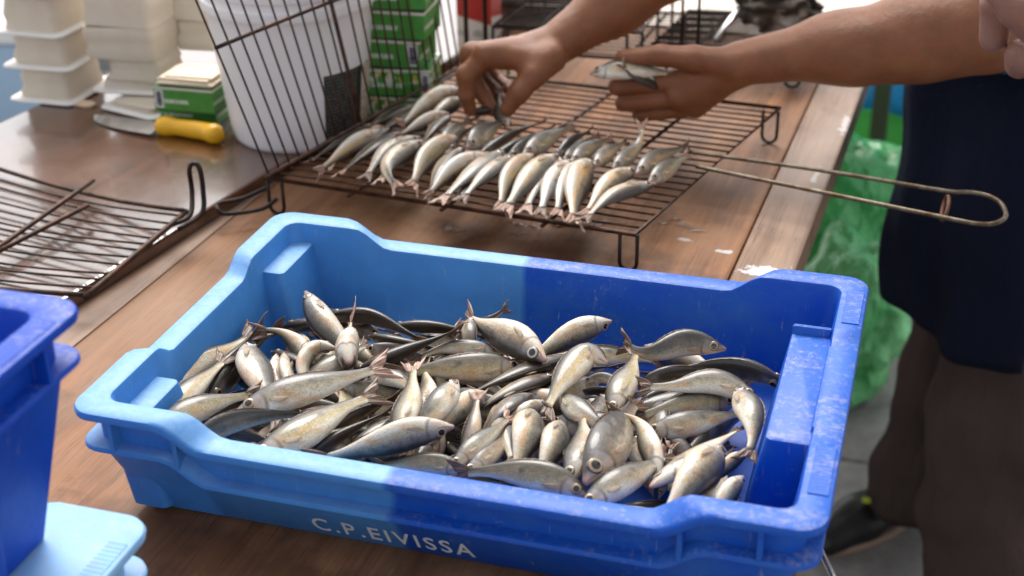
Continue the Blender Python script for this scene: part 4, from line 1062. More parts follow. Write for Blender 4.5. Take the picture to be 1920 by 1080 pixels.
# ------------------------------------------------------------------ cartons
def carton_mat(name, base, band, var):
    b = NB(name); uv = b.node('ShaderNodeUVMap').outputs[0]; u, v, _ = b.sep(uv)
    n = b.noise(b.comb(b.math('MULTIPLY', u, 7), b.math('MULTIPLY', v, 3), var), 1, 4, .6)
    col = b.mix(b.ramp(n, [(.4, 0), (.7, .6)]), base, tuple(q*.6 for q in base))
    # printed strip and picture panel
    strip = b.math('MULTIPLY', b.math('GREATER_THAN', v, .34), b.math('LESS_THAN', v, .50)); strip = b.math('MULTIPLY', strip, b.math('LESS_THAN', u, .58))
    txt = b.math('GREATER_THAN', b.noise(b.comb(b.math('MULTIPLY', u, 30), b.math('MULTIPLY', v, 4), var), 1, 2), .42)
    col = b.mix(b.math('MULTIPLY', b.math('MULTIPLY', strip, txt), .8), col, band)
    if var > 2:
        blob = b.ramp(b.noise(b.comb(b.math('MULTIPLY', u, 5), b.math('MULTIPLY', v, 2), var*3), 1, 3), [(.52, 0), (.58, 1)])
        col = b.mix(b.math('MULTIPLY', blob, b.math('GREATER_THAN', v, .5)), col, b.ramp(n, [(.35, (.62, .66, .55)), (.5, (.58, .60, .52)), (.6, (.55, .42, .06))]))
    col = b.mix(b.math('GREATER_THAN', v, .90), col, (.60, .58, .48)); col = b.mix(b.math('LESS_THAN', v, .06), col, (.02, .08, .015))
    b.set(Base_Color=col, Roughness=.42); return b.m
M_green = [carton_mat('green carton print %s' % w, (.06, .27, .04), (.62, .66, .58), v) for w, v in (('plain', 1), ('speckled', 2), ('pictured', 3.3))]
M_code = None
def code_mat():
    b = NB('carton code patch'); uv = b.node('ShaderNodeUVMap').outputs[0]; u, v, _ = b.sep(uv)
    inside = b.math('MULTIPLY', b.math('MULTIPLY', b.math('GREATER_THAN', u, .2), b.math('LESS_THAN', u, .8)), b.math('MULTIPLY', b.math('GREATER_THAN', v, .1), b.math('LESS_THAN', v, .9)))
    st = b.math('GREATER_THAN', b.noise(b.comb(0.0, b.math('MULTIPLY', v, 30), 0), 1, 2), .40)
    col = b.mix(b.math('MULTIPLY', inside, st), (.62, .62, .62), (.06, .05, .07)); b.set(Base_Color=col, Roughness=.5); return b.m
M_code = code_mat()
M_card = simple('cream carton flap', (.72, .60, .45), .7, .1, 30)
def carton(name, label, corner, w, d, h, z, rot, mat, code=None, open_top=False, group=None):
    p = P(*corner, z); ca, sa = math.cos(rot), math.sin(rot)
    c = np.array([p[0]+ca*w/2-sa*d/2, p[1]+sa*w/2+ca*d/2, z])
    t = thing(name, label, 'box', c, rot, group)
    mb = MB(); x, y = w/2, d/2
    def quad(a, b, c_, d_): mb.add([a, b, c_, d_], [(0, 1, 2, 3)], 0, [(0, 0), (1, 0), (1, 1), (0, 1)])
    bev = .001
    quad((-x, -y, 0), (x, -y, 0), (x, -y, h), (-x, -y, h)); quad((x, -y, 0), (x, y, 0), (x, y, h), (x, -y, h))
    quad((x, y, 0), (-x, y, 0), (-x, y, h), (x, y, h)); quad((-x, y, 0), (-x, -y, 0), (-x, -y, h), (-x, y, h))
    quad((-x, -y, h), (x, -y, h), (x, y, h), (-x, y, h)); quad((-x, y, 0), (x, y, 0), (x, -y, 0), (-x, -y, 0))
    mb.build('carton_body', mat, t)
    if code:
        mb = MB(); u0, u1 = code; mb.add([(-x+w*u0, -y-.0004, h*.12), (-x+w*u1, -y-.0004, h*.12), (-x+w*u1, -y-.0004, h*.88), (-x+w*u0, -y-.0004, h*.88)], [(0, 1, 2, 3)], 0, [(0, 0), (1, 0), (1, 1), (0, 1)])
        mb.build('code_patch', M_code, t)
    if open_top:
        mb = MB()
        for k in range(5):
            mb.box((.004*math.sin(k*2), .002*math.cos(k*3), h+.0025+k*.0022), (w*.93-.003*k, d*.9-.004*k, .002), rot=.02*math.sin(k*1.7))
        mb.build('paper_napkins', M_card, t)
    return t
carton('napkin_box', 'green box lying flat under the opened napkin box beside the bucket', (302, 228), .085, .07, .028, TZ, .06, M_green[1])
carton('napkin_box', 'opened green box with cream napkins showing at its top, beside the bucket', (292, 206), .088, .075, .034, TZ+.0285, .03, M_green[0], (.02, .16), True)
hs = .040
zc_ = TZ
GS = [('green carton at the bottom of the stack behind the raised lid', (702, 226), M_green[2], None),
      ('green pictured carton, second from the bottom behind the raised lid', (700, 212), M_green[2], (.84, .98)),
      ('green carton in the middle of the stack behind the raised lid', (700, 214), M_green[0], (.80, .97)),
      ('green carton, second from the top of the stack behind the raised lid', (699, 216), M_green[1], None),
      ('green carton on top of the stack behind the raised lid', (697, 218), M_green[0], None)]
base_p = (702, 226)
pb = P(702, 222, TZ)
for i, (lab, c, m_, code) in enumerate(GS):
    c = tuple(_pp) if False else c
    t = carton('green_carton', lab, base_p, .088, .075, hs-.0012, TZ, .10, m_, code)
    t.location = (pb[0]+.036+.005*math.sin(i*2.3), pb[1]+.022, TZ+.0005+hs*i); t.rotation_euler[2] = .10+.07*math.sin(i*1.9)
def redbox_mat():
    b = NB('red and white carton print'); uv = b.node('ShaderNodeUVMap').outputs[0]; u, v, _ = b.sep(uv)
    n = b.noise(b.comb(b.math('MULTIPLY', u, 6), b.math('MULTIPLY', v, 8), 0), 1, 3)
    col = b.mix(b.math('GREATER_THAN', b.math('ADD', v, b.math('MULTIPLY', u, .1)), .62), (.66, .62, .60), (.42, .02, .02))
    col = b.mix(b.math('GREATER_THAN', v, .88), col, (.32, .13, .05))
    txt = b.math('MULTIPLY', b.math('MULTIPLY', b.math('GREATER_THAN', v, .38), b.math('LESS_THAN', v, .46)), b.math('GREATER_THAN', n, .45))
    col = b.mix(b.math('MULTIPLY', txt, .6), col, (.2, .18, .18)); b.set(Base_Color=col, Roughness=.4); return b.m
pr_ = P(838, 112, TZ)
t = carton('red_carton', 'red and white carton standing right of the green stack', (838, 112), .055, .06, .135, .001, .05, redbox_mat())
t.location = (pr_[0]+.038, pr_[1]+.05, .0005)
# grey bowl at the far end
gb = P(985, 6, .03); gb_o = thing('bowl', 'shallow grey metal bowl behind the back grills', 'bowl', (gb[0]-.02, gb[1]+.12, .003))
mb = MB(); lathe(mb, [(.05, 0), (.08, .004), (.12, .03), (.135, .055), (.139, .056), (.139, .059), (.133, .058), (.117, .032), (.07, .008)], (0, 0, 0), 40)
b = NB('brushed grey bowl metal'); b.set(Base_Color=b.mix(b.noise(b.coord(), 30), (.42, .42, .43), (.55, .55, .56)), Metallic=.7, Roughness=.35)
mb.build('body', b.m, gb_o, True, sharp=40)

# crumpled cloth + tongs on the far right grill
def blob(name, label, cat, c, r, sx, seed, mats, amp=.35, freq=6.0, sub=5, parent=None, squash=0.0):
    bm = bmesh.new(); bmesh.ops.create_icosphere(bm, subdivisions=sub, radius=1)
    from mathutils import noise as mn
    for v in bm.verts:
        p = v.co.copy(); q = p*freq*.35+Vector((seed*3.1, seed, -seed))
        f = 1+amp*(mn.noise(q)*.9)
        rg = 1-abs(mn.noise(q*2.3))*2; rg2 = 1-abs(mn.noise(q*5.1+Vector((3, 1, 2))))*2
        f += amp*.30*(1-abs(mn.noise(q*1.4+Vector((0, 0, p.z)))))**3+amp*.05*rg2
        v.co = Vector((p.x*f*sx[0], p.y*f*sx[1], p.z*f*sx[2]))*r
    zmin = min(v.co.z for v in bm.verts)
    fl = zmin*(1-squash)
    for v in bm.verts:
        if v.co.z < fl: v.co.z = fl+(v.co.z-fl)*.08
        v.co.z -= fl
    me = bpy.data.meshes.new(name); bm.to_mesh(me); bm.free()
    for m_ in mats: me.materials.append(m_)
    me.polygons.foreach_set('use_smooth', [True]*len(me.polygons))
    o = bpy.data.objects.new(name, me); COL.objects.link(o); o.location = tuple(map(float, c))
    if label: tag(o, label, cat)
    return o
M_cloth = NB('dark stained cloth')
n = M_cloth.noise(M_cloth.coord(), 11, 4); M_cloth.set(Base_Color=M_cloth.ramp(n, [(.42, (.035, .026, .018)), (.55, (.09, .07, .05)), (.62, (.55, .50, .44))]), Roughness=.9)
cp_ = P(1452, 62, .062)
blob('cloth', 'crumpled dark and cream cloth thrown on the far right grill', 'cloth', cp_+np.array([-.0, .03, 0]), .055, (1.0, .7, .6), 2.3, [M_cloth.m], .5, 7, 5, squash=.2)
t0, t1 = P(1342, 74, .066), P(1412, -14, .09)
tg = thing('metal_tongs', 'pale metal tongs lying across the far right grill', 'tongs', t0)
M_steel = simple('bright tong steel', (.62, .60, .58), .3, .05, 20, .8)
for s in (-1, 1):
    mb = MB(); e = np.array([.004*s, .0, .003*s]); mb.tube([(0, 0, 0), (t1-t0)*.5+e, (t1-t0)], [.003, .0045, .005], 8); mb.build('arm', M_steel, tg, True)
mb = MB(); mb.tube([(t1-t0)*.62+np.array([-.004, -.006, .004]), (t1-t0)*.62+np.array([.004, -.006, .008])], .0035, 10); mb.build('rivet', M_steel, tg, True)

# meltwater and scales on the boards under the grill
M_wet = NB('clear meltwater'); M_wet.set(Base_Color=(.95, .97, 1), Roughness=.03, Transmission_Weight=1.0, IOR=1.33)
random.seed(5)
mb = MB()
for (cx, cy, sp_, k) in ((1080, 418, 85, 26), (842, 430, 18, 9), (1290, 424, 40, 12), (990, 424, 40, 8), (940, 250, 0, 0)):
    for _ in range(k):
        p = P(cx+random.gauss(0, sp_*.5), cy+random.gauss(0, 5), .0008); r = random.uniform(.0015, .005); n_ = 10; ax = random.uniform(1, 2.6); a0 = random.uniform(-.4, .4)
        rings = []
        for q, z in ((1, 0), (.85, .0006), (.5, .0012), (.1, .0015)):
            ring_ = []
            for i in range(n_):
                a = 2*math.pi*i/n_; w = 1+.25*math.sin(a*3+cx+_); x, y = math.cos(a)*r*ax*q*w, math.sin(a)*r*q*w
                ring_.append((p[0]+x*math.cos(a0)-y*math.sin(a0), p[1]+x*math.sin(a0)+y*math.cos(a0), .0008+z*r/.003*.6))
            rings.append(ring_)
        mb.loft(rings, False, True)
o = mb.build('water_drops', M_wet.m, None, True); tag(o, 'splashes of meltwater on the planks under the grill', 'water', kind='stuff')

# ------------------------------------------------------------------ right side: tarp, post, green bags, rod
def bag_mat(name, c1, c2):
    b = NB(name); o = b.coord(); n = b.noise(o, 5, 4, .5, .5); x, y, z = b.sep(o); n2 = b.math('ABSOLUTE', b.math('SUBTRACT', b.noise(b.comb(b.math('MULTIPLY', x, 14), b.math('MULTIPLY', y, 14), b.math('MULTIPLY', z, 6)), 1.0, 3, .5, 1.6), .5))
    col = b.mix(b.ramp(n, [(.42, 0), (.62, 1)]), c1, c2)
    b.set(Base_Color=col, Roughness=b.math('ADD', .18, b.math('MULTIPLY', n, .2)), Specular_IOR_Level=.6); b.bump(b.math('SUBTRACT', n, b.math('MULTIPLY', n2, 1.6)), .8, .02); return b.m
M_bagA, M_bagB = bag_mat('green plastic film', (.02, .28, .06), (.09, .46, .14)), bag_mat('pale green plastic film', (.08, .42, .13), (.22, .62, .27))
def bag(label, px0, px1, pytop, y, mat, seed, wy):
    a, b_ = PY(px0, pytop, y), PY(px1, pytop, y); h = max(a[2], b_[2])+.8
    o = blob('rubbish_bag', label, 'bag', ((a[0]+b_[0])/2, y, -.799), 1.0, (1, .9, 1), seed, [mat], .34, 6, 6, squash=.15)
    co = np.array([tuple(v.co) for v in o.data.vertices]); mn, mx = co.min(0), co.max(0)
    k = np.array([(b_[0]-a[0])/(mx[0]-mn[0]), wy/(mx[1]-mn[1]), h/(mx[2]-mn[2])])
    co = (co-(mn+mx)/2*np.array([1, 1, 0])-np.array([0, 0, mn[2]]))*k
    o.data.vertices.foreach_set('co', co.ravel()); o.data.update(); return o
bag('pale green plastic bag full of rubbish, nearest on the paving by the table', 1480, 1735, 455, 1.50, M_bagB, 1.7, .36)
bag('larger dark green plastic bag piled behind the pale green one', 1440, 1760, 255, 1.95, M_bagA, 4.2, .42)
# tarp behind, hung between posts
def tarp(name, label, x0, x1, z0, z1, y, mat, ph):
    V = []; nx, nz = 40, 16
    for j in range(nz+1):
        for i in range(nx+1):
            x = x0+(x1-x0)*i/nx; z = z0+(z1-z0)*j/nz
            V.append((x, y+.02*math.sin(x*14+ph)+.012*math.sin(x*31+z*9+ph)+.008*math.sin(z*40+x*6), z))
    mb = MB(); mb.add(V, [(j*(nx+1)+i, j*(nx+1)+i+1, (j+1)*(nx+1)+i+1, (j+1)*(nx+1)+i) for j in range(nz) for i in range(nx)])
    o = mb.build(name, mat, None, True); sm = o.modifiers.new('thickness', 'SOLIDIFY'); sm.thickness = .002
    tag(o, label, 'tarp'); return o
yb = 2.6
zt_ = PY(1660, 212, yb)[2]
M_blue = simple('bright blue tarpaulin', (.005, .30, .68), .45, .15, 9)
M_grn = simple('bright green mesh sheet', (.06, .42, .06), .5, .25, 14)
tarp('blue_tarp', 'bright blue tarp hanging behind the green bags', -.30, 1.05, zt_, zt_+.55, yb, M_blue, .4)
tarp('green_sheet', 'bright green plastic sheet below the blue tarp', -.30, 1.05, -.797, zt_-.002, yb+.02, M_grn, 1.3)
pp_ = PY(1642, 290, 2.45)
pt = thing('post', 'dark olive metal post standing in front of the blue tarp', 'post', (pp_[0], 2.45, -.8))
mb = MB(); mb.box((0, 0, .75), (.042, .042, 1.5), bev=.003); mb.build('shaft', simple('olive painted metal', (.045, .06, .03), .5), pt)
mb = MB(); mb.box((0, 0, .006), (.12, .12, .012), bev=.002); mb.build('base_plate', simple('olive painted plate', (.04, .05, .03), .5), pt)
r0, r1 = P(1548, 1052, -.05), P(1580, 1120, -.06)
rd = thing('metal_rod', 'thin bright metal rod leaning below the right end of the crate', 'rod', (r1[0]+.06, r1[1]-.1, -.8))
q = np.array(rd.location); dv = (r1-r0); mb = MB()
top = r0-dv*.6; mb.tube([top-q, r1+dv*1.2-q, np.array([0, 0, .003])], .003, 8); mb.build('shaft', simple('bare rod steel', (.6, .58, .56), .3, .1, 40, .8), rd, True)
# far background on the left
M_brown = wood_mat('dark brown cabinet wood', (.03, .018, .012), (.07, .045, .03), (.5, .7))
cb = thing('cabinet', 'dark brown wooden cabinet far behind the paper trays', 'cabinet', (-2.75, 3.3, -.8))
mb = MB(); mb.box((0, 0, .55), (.9, .5, 1.1), bev=.01); mb.build('carcass', M_brown, cb)
for s in (-1, 1):
    mb = MB(); mb.box((s*.22, -.262, .55), (.42, .02, .98), bev=.006); mb.build('door', M_brown, cb)
    mb = MB(); mb.tube([(s*.04, -.285, .5), (s*.04, -.285, .6)], .008, 8); mb.build('handle', M_steel, cb, True)
cool = thing('cool_box', 'pale blue cool box on the paving behind the dark table', 'cool box', tuple(PY(-75, 128, 2.3)*np.array([1, 1, 0])+np.array([0, 0, -.8])), .2)
M_cool = simple('pale blue cool box plastic', (.33, .48, .66), .35, .06, 10); M_lid = simple('white cool box lid', (.75, .77, .8), .35, .05, 10)
mb = MB(); mb.box((0, 0, .17), (.62, .4, .34), bev=.02); mb.build('body', M_cool, cool, True, sharp=40)
mb = MB(); mb.box((0, 0, .375), (.65, .43, .065), bev=.015); mb.build('lid', M_lid, cool, True, sharp=40)
mb = MB(); mb.tube([(-.32, -.05, .3), (-.36, -.05, .33), (-.36, .05, .33), (-.32, .05, .3)], .01, 8); mb.build('handle', M_lid, cool, True)

# ------------------------------------------------------------------ people
def skin_mat(name, c1, c2, red):
    b = NB(name); o = b.coord(); n = b.noise(o, 24, 5, .6); n2 = b.noise(o, 260, 5, .65); n3 = b.noise(o, 75, 3, .5)
    col = b.mix(b.ramp(n, [(.35, 0), (.68, 1)]), c1, c2)
    col = b.mix(b.ramp(n3, [(.48, 0), (.75, .6)]), col, red)
    sp = b.noise(o, 130, 2, .4); col = b.mix(b.ramp(sp, [(.73, 0), (.77, .5)]), col, tuple(q*.4 for q in c1))
    vo = b.node('ShaderNodeTexVoronoi'); b.l.new(o, vo.inputs['Vector']); vo.inputs['Scale'].default_value = 620; vo.feature = 'DISTANCE_TO_EDGE'
    b.set(Base_Color=col, Roughness=b.math('ADD', .32, b.math('MULTIPLY', n2, .2)), Specular_IOR_Level=.45, Subsurface_Weight=.12, Subsurface_Radius=(.012, .004, .002), Subsurface_Scale=.5)
    b.bump(b.math('ADD', b.math('MULTIPLY', vo.outputs['Distance'], 1.4), b.math('ADD', n2, b.math('MULTIPLY', n3, 1.6))), .42, .0018); return b.m
M_skin = skin_mat('tanned brown skin', (.195, .066, .024), (.275, .106, .042), (.285, .072, .030))
M_skin2 = skin_mat('pinkish light skin', (.20, .088, .058), (.27, .135, .095), (.26, .085, .06))
M_nail = simple('finger nail', (.60, .40, .32), .25, .08, 200)
def chain(pr, pts, rs, k):
    for i in range(len(pts)-1): pr.append((pts[i], pts[i+1], rs[i], rs[i+1], k))
def pY(l): return [PY(a, b, c) for a, b, c in l]
pr = []
# --- torso, neck and head under the clothes
hip, chest, neckb = np.array([.475, .98, .13]), np.array([.475, .98, .44]), np.array([.44, .98, .60])
LS, RS = np.array([.455, .80, .545]), np.array([.445, 1.165, .545])
pr.append((hip, chest, .115, .125, .03)); pr.append((chest, neckb, .12, .06, .05))
pr.append((LS, RS, .055, .055, .05)); pr.append((neckb, np.array([.415, .98, .70]), .055, .052, .03))
hc = np.array([.375, .98, .785])
pr.append((hc+[.03, 0, .03], hc+[0, 0, -.01], .088, .074, .03)); pr.append((hc+[-.01, 0, -.04], hc+[-.035, 0, -.075], .055, .036, .03))
pr.append((hc+[-.085, 0, .012], hc+[-.102, 0, -.018], .008, .014, .012))           # nose
for s in (-1, 1):
    pr.append((hc+[.015, s*.080, -.01], hc+[.02, s*.086, .022], .010, .014, .006))  # ears
    pr.append((hc+[-.066, s*.030, .025], hc+[-.066, s*.012, .022], .012, .010, .012))
pr.append((hc+[-.078, -.016, -.052], hc+[-.078, .016, -.052], .008, .008, .008))
# --- left arm (near): forearm runs to the fist that holds the fish
yB = .70
Lel = PY(1862, 40, .735); Lwr = PY(1392, 118, .70)
pr.append((LS, Lel, .052, .047, .03))
chain(pr, [Lel, Lel+(Lwr-Lel)*.28, Lel+(Lwr-Lel)*.62, Lwr], [.047, .0485, .038, .0278], .03)
pr.append((PY(1850, 66, .73), PY(1620, 98, .715), .040, .036, .03))
# back of the hand
kn_i, kn_m, kn_r, kn_p = pY([(1266, 152, .700), (1274, 180, .694), (1288, 194, .702), (1306, 202, .710)])
for k_, r0_, r1_ in ((kn_i, .021, .0165), (kn_m, .021, .0165), (kn_r, .020, .015), (kn_p, .019, .0135)):
    pr.append((Lwr+(k_-Lwr)*.10, k_, r0_, r1_, .012))
pr.append((PY(1340, 150, .715), PY(1285, 165, .715), .020, .018, .012))
# fingers: knuckle, bend, then curling away behind the fish
chain(pr, pY([(1264, 154, .695), (1158, 162, .690), (1178, 152, .722), (1214, 143, .728)]), [.0128, .0120, .0100, .0084], .0022)
chain(pr, pY([(1270, 184, .694), (1170, 193, .693), (1198, 184, .728), (1230, 178, .734)]), [.0124, .0115, .0096, .0082], .0015)
chain(pr, pY([(1284, 204, .700), (1200, 214, .708), (1222, 204, .738), (1250, 190, .745)]), [.0116, .0104, .0092, .0080], .0015)
chain(pr, pY([(1304, 203, .708), (1240, 207, .728), (1258, 203, .746), (1276, 196, .752)]), [.0112, .0094, .0082, .0072], .0032)
# thumb along the top
chain(pr, pY([(1372, 118, .690), (1300, 110, .686), (1238, 104, .684), (1172, 108, .686)]), [.0195, .0160, .0130, .0102], .007)
pr.append((PY(1186, 107, .685), PY(1168, 108, .686), .0108, .0094, .004))
# --- right arm (far): comes down from above to the pinching hand
yA = .660
Rel = PY(1395, -165, .86); Rwr = PY(1030, 92, .700)
pr.append((RS, Rel, .052, .046, .03))
chain(pr, [Rel, Rel+(Rwr-Rel)*.30, Rel+(Rwr-Rel)*.66, Rwr], [.046, .047, .037, .0270], .03)
ki, km, kr, kp = pY([(908, 104, .640), (884, 104, .665), (880, 108, .690), (895, 112, .712)])
for k_, r0_, r1_ in ((ki, .0215, .0155), (km, .021, .0155), (kr, .020, .0145), (kp, .019, .013)):
    pr.append((Rwr+(k_-Rwr)*.12, k_, r0_, r1_, .012))
# index, middle, ring, little finger, all bent down to the fish
chain(pr, pY([(908, 108, .640), (873, 140, .628), (874, 178, .630), (882, 206, .634)]), [0.0143, 0.0119, 0.0101, 0.0086], .0045)
chain(pr, pY([(888, 110, .665), (886, 146, .668), (906, 178, .660), (922, 204, .652)]), [0.0141, 0.0119, 0.0101, 0.0086], .0032)
chain(pr, pY([(884, 114, .690), (902, 148, .700), (926, 170, .690), (938, 190, .676)]), [0.0134, 0.0114, 0.0099, 0.0084], .0032)
chain(pr, pY([(900, 118, .712), (926, 146, .724), (950, 162, .716), (962, 176, .704)]), [0.0121, 0.0103, 0.0088, 0.0077], .0032)
# thumb on the camera side
chain(pr, pY([(1032, 108, .676), (1000, 140, .648), (974, 172, .632), (952, 204, .628)]), [0.0215, 0.0165, 0.0130, 0.0103], .008)
pr.append((PY(1015, 112, .665), PY(940, 104, .650), .017, .0155, .012))
# knuckle bumps and tendons
for a_, b_ in ((Rwr, ki), (Rwr, km)):
    pr.append((a_+(b_-a_)*.50+np.array([0, -.003, .0105]), b_+np.array([.004, -.002, .0065]), .004, .0075, .012))
for k_ in (ki, km): pr.append((k_+np.array([0, -.002, .004]), k_+np.array([0.001, 0, .004]), .0125, .0125, .006))
for k_ in (kn_i, kn_m): pr.append((k_+np.array([0.0, -.004, .0]), k_+np.array([.001, -.004, 0]), .0145, .0145, .006))
PV, PF = sdf_mesh(pr, .0018)
PV = relax(PV, PF, 1, .4)
per = thing('person', 'person in a dark navy apron laying fish on the grill with both bare tanned hands', 'person', (.47, .98, -.8))
po = np.array([.47, .98, -.8])
mesh_obj('body', PV-po, PF, M_skin, per)
def nail(par, o, c, dirv, nrm, l, w, mat):
    d = np.array(dirv, float); d /= np.linalg.norm(d); n_ = np.array(nrm, float); n_ -= d*np.dot(n_, d); n_ /= np.linalg.norm(n_); s = np.cross(d, n_)
    mb = MB(); V = []
    for i in range(7):
        for j in range(7):
            u, v = i/6*2-1, j/6*2-1
            rr_ = (1-.12*v*v) if u > 0 else (1-.25*abs(u)**2*abs(v))
            V.append(np.array(c)+d*u*l/2*rr_+s*v*w/2*(1-.15*max(0, u)**2)-n_*(v*v*w*.22+.10*l*u*u)-o)
    mb.add(V, [(i*7+j, i*7+j+1, (i+1)*7+j+1, (i+1)*7+j) for i in range(6) for j in range(6)])
    q = mb.build('finger_nail', mat, par, True); sm = q.modifiers.new('thickness', 'SOLIDIFY'); sm.thickness = .0006
vc = lambda p: (CAM-p)/np.linalg.norm(CAM-p)
a_, b_ = PY(974, 172, .632), PY(952, 204, .628); nn = vc(b_)*.75+np.array([.35, 0, .45])
nail(per, po, b_-(b_-a_)/np.linalg.norm(b_-a_)*.003+nn/np.linalg.norm(nn)*.0088, b_-a_, nn, .011, .0105, M_nail)
a_, b_ = PY(1232, 104, .684), PY(1168, 107, .686); nn = np.array([0, -.35, 1.])
nail(per, po, b_-(b_-a_)/np.linalg.norm(b_-a_)*.001+nn/np.linalg.norm(nn)*.0088, b_-a_, nn, .0135, .0125, M_nail)
a_, b_ = PY(874, 178, .630), PY(882, 206, .634); nn = np.array([-.8, -.25, .25])
nail(per, po, b_+nn/np.linalg.norm(nn)*.0076, b_-a_, nn, .009, .008, M_nail)
# hair and eyes (above the frame)
M_hair = simple('short black hair', (.015, .012, .010), .6, .4, 200)
V, F = sdf_mesh([(hc+[.045, 0, .05], hc+[.02, 0, .045], .088, .084, .02), (hc+[.075, 0, .0], hc+[.07, 0, -.03], .06, .05, .02)], .006)
mesh_obj('hair', V-po, F, M_hair, per)
for s in (-1, 1):
    mb = MB(); lathe(mb, [(.001, -.009), (.007, -.006), (.0095, 0), (.007, .006), (.001, .009)], hc+[-.068, s*.030, .008]-po, 14); mb.build('eye', glossy('dark brown eye', (.02, .012, .008)), per, True)

# clothes
def cloth_mat(name, c, var, rough=.85, ws=16, bump=.35):
    b = NB(name); o = b.coord(); n = b.noise(o, 5, 5, .6); w = b.noise(b.coord('Object', (3, 3, 1.0)), ws, 5, .6, .8); f = b.noise(o, 700, 2)
    col = b.mix(n, tuple(q*(1-var) for q in c), tuple(q*(1+var) for q in c))
    b.set(Base_Color=col, Roughness=rough, Specular_IOR_Level=.06); b.bump(b.math('ADD', w, b.math('MULTIPLY', f, .08)), bump, .03); return b.m
M_apron = cloth_mat('navy apron cloth', (.0085, .0115, .025), .45, .85)
M_trous = cloth_mat('brown grey trouser cloth', (.070, .050, .045), .45, .9, 12, .6)
M_shirt = cloth_mat('black short sleeved shirt', (.012, .012, .014), .3)
sh = []
sh.append((hip+[0, 0, -.02], chest, .135, .14, .04)); sh.append((chest, neckb+[0, 0, -.03], .135, .07, .06)); sh.append((LS, RS, .068, .068, .05))
sh.append((hip+[0, .05, 0], chest+[0, .06, 0], .12, .12, .05)); sh.append((hip+[0, -.05, 0], chest+[0, -.06, 0], .12, .12, .05))
sh.append((LS, LS+(Lel-LS)*.55, .066, .064, .03)); sh.append((RS, RS+(Rel-RS)*.55, .066, .064, .03))
V, F = sdf_mesh(sh, .008); mesh_obj('shirt', V-po, F, M_shirt, per)
# trousers: two wrinkled legs
def leg_tube(pts, rs, name, mat, seed, flat=1.0):
    sp_, _ = catmull(pts, 44); r_ = np.interp(np.linspace(0, 1, 44), np.linspace(0, 1, len(rs)), rs); rings = []
    for i, (c, r) in enumerate(zip(sp_, r_)):
        f = i/43; ring_ = []
        for k in range(36):
            a = 2*math.pi*k/36
            w = 1+.05*math.sin(a*3+f*9+seed)+.06*math.sin(f*31+math.sin(a+seed)*2.2)*(.3+f)+.045*math.sin(f*55+a*2+seed*2)*f+.03*math.sin(a*7-f*23+seed)
            ring_.append((c[0]+r*w*math.cos(a)-po[0], c[1]+r*w*flat*math.sin(a)-po[1], c[2]-po[2]))
        rings.append(ring_)
    mb = MB(); mb.loft(rings, True, True); return mb.build(name, mat, per, True)
fF = P(1650, 1010, -.72)      # far foot
leg_tube([(.50, 1.08, .10), (.475, 1.09, -.18), (.43, 1.085, -.42), (.405, 1.07, -.60), (.395, 1.06, -.735)], [.105, .10, .088, .080, .082], 'trouser_leg', M_trous, 1.0)
leg_tube([(.50, .90, .10), (.49, .88, -.18), (.475, .85, -.42), (.485, .83, -.60), (.50, .82, -.735)], [.105, .102, .095, .085, .086], 'trouser_leg', M_trous, 3.7)
# apron: a wrap of cloth round the front, with folds
def apron():
    mb = MB(); V = []; nz, na = 40, 60
    for j in range(nz+1):
        f = j/nz; z = .40-.68*f
        for i in range(na+1):
            g_ = i/na*2-1; a = math.pi+g_*1.75*(1-.12*f)
            rx = .165+.02*math.sin(f*2.5)+.012*f; ry = .185+.055*smooth(.25, .7, f)
            fold = .010*math.sin(a*7+f*3)*(.25+f)+.005*math.sin(a*15-f*5)*f+.006*math.sin(f*15+a*4)
            cx = .48+.02*f; cy = .98+.01*f
            V.append((cx+(rx+fold)*math.cos(a)-po[0], cy+(ry+fold)*math.sin(a)-po[1], z-po[2]))
    mb.add(V, [(j*(na+1)+i, j*(na+1)+i+1, (j+1)*(na+1)+i+1, (j+1)*(na+1)+i) for j in range(nz) for i in range(na)])
    o = mb.build('apron', M_apron, per, True); sm = o.modifiers.new('thickness', 'SOLIDIFY'); sm.thickness = .003; return o
apron()
mb = MB(); pts = []
for q in range(24):
    f = .40+.20*(1-q/23); a = math.pi+(-.2+1.6*q/23)
    rx = .165+.02*math.sin(f*2.5)+.012*f; ry = .185+.055*smooth(.25, .7, f); fold = .010*math.sin(a*7+f*3)*(.25+f)+.005*math.sin(a*15-f*5)*f+.006*math.sin(f*15+a*4)
    pts.append((.48+.02*f+(rx+fold+.001)*math.cos(a)-po[0], .98+.01*f+(ry+fold+.001)*math.sin(a)-po[1], .40-.68*f-po[2]))
mb.tube(pts, .0022, 6); mb.build('pocket_seam', cloth_mat('pale blue seam thread', (.03, .036, .06), .2), per, True)
# waist band with a teal patterned pouch
mb = MB(); pts = [(.48+.178*math.cos(a)-po[0], .98+.20*math.sin(a)-po[1], .142-po[2]) for a in np.linspace(0, 2*math.pi, 50)[:-1]]
mb.tube(pts, .010, 8, closed=True); mb.build('apron_string', M_apron, per, True)
pc = PY(1872, 112, .79)
b = NB('teal patterned pouch cloth'); b.set(Base_Color=b.ramp(b.noise(b.coord(), 90, 3), [(.42, (.006, .008, .010)), (.52, (.02, .10, .11)), (.6, (.01, .02, .03)), (.7, (.3, .4, .42))]), Roughness=.6)
mb = MB(); mb.box((pc[0]-po[0], pc[1]-po[1]-.006, pc[2]-po[2]), (.085, .016, .03), bev=.006); mb.build('waist_pouch', b.m, per)
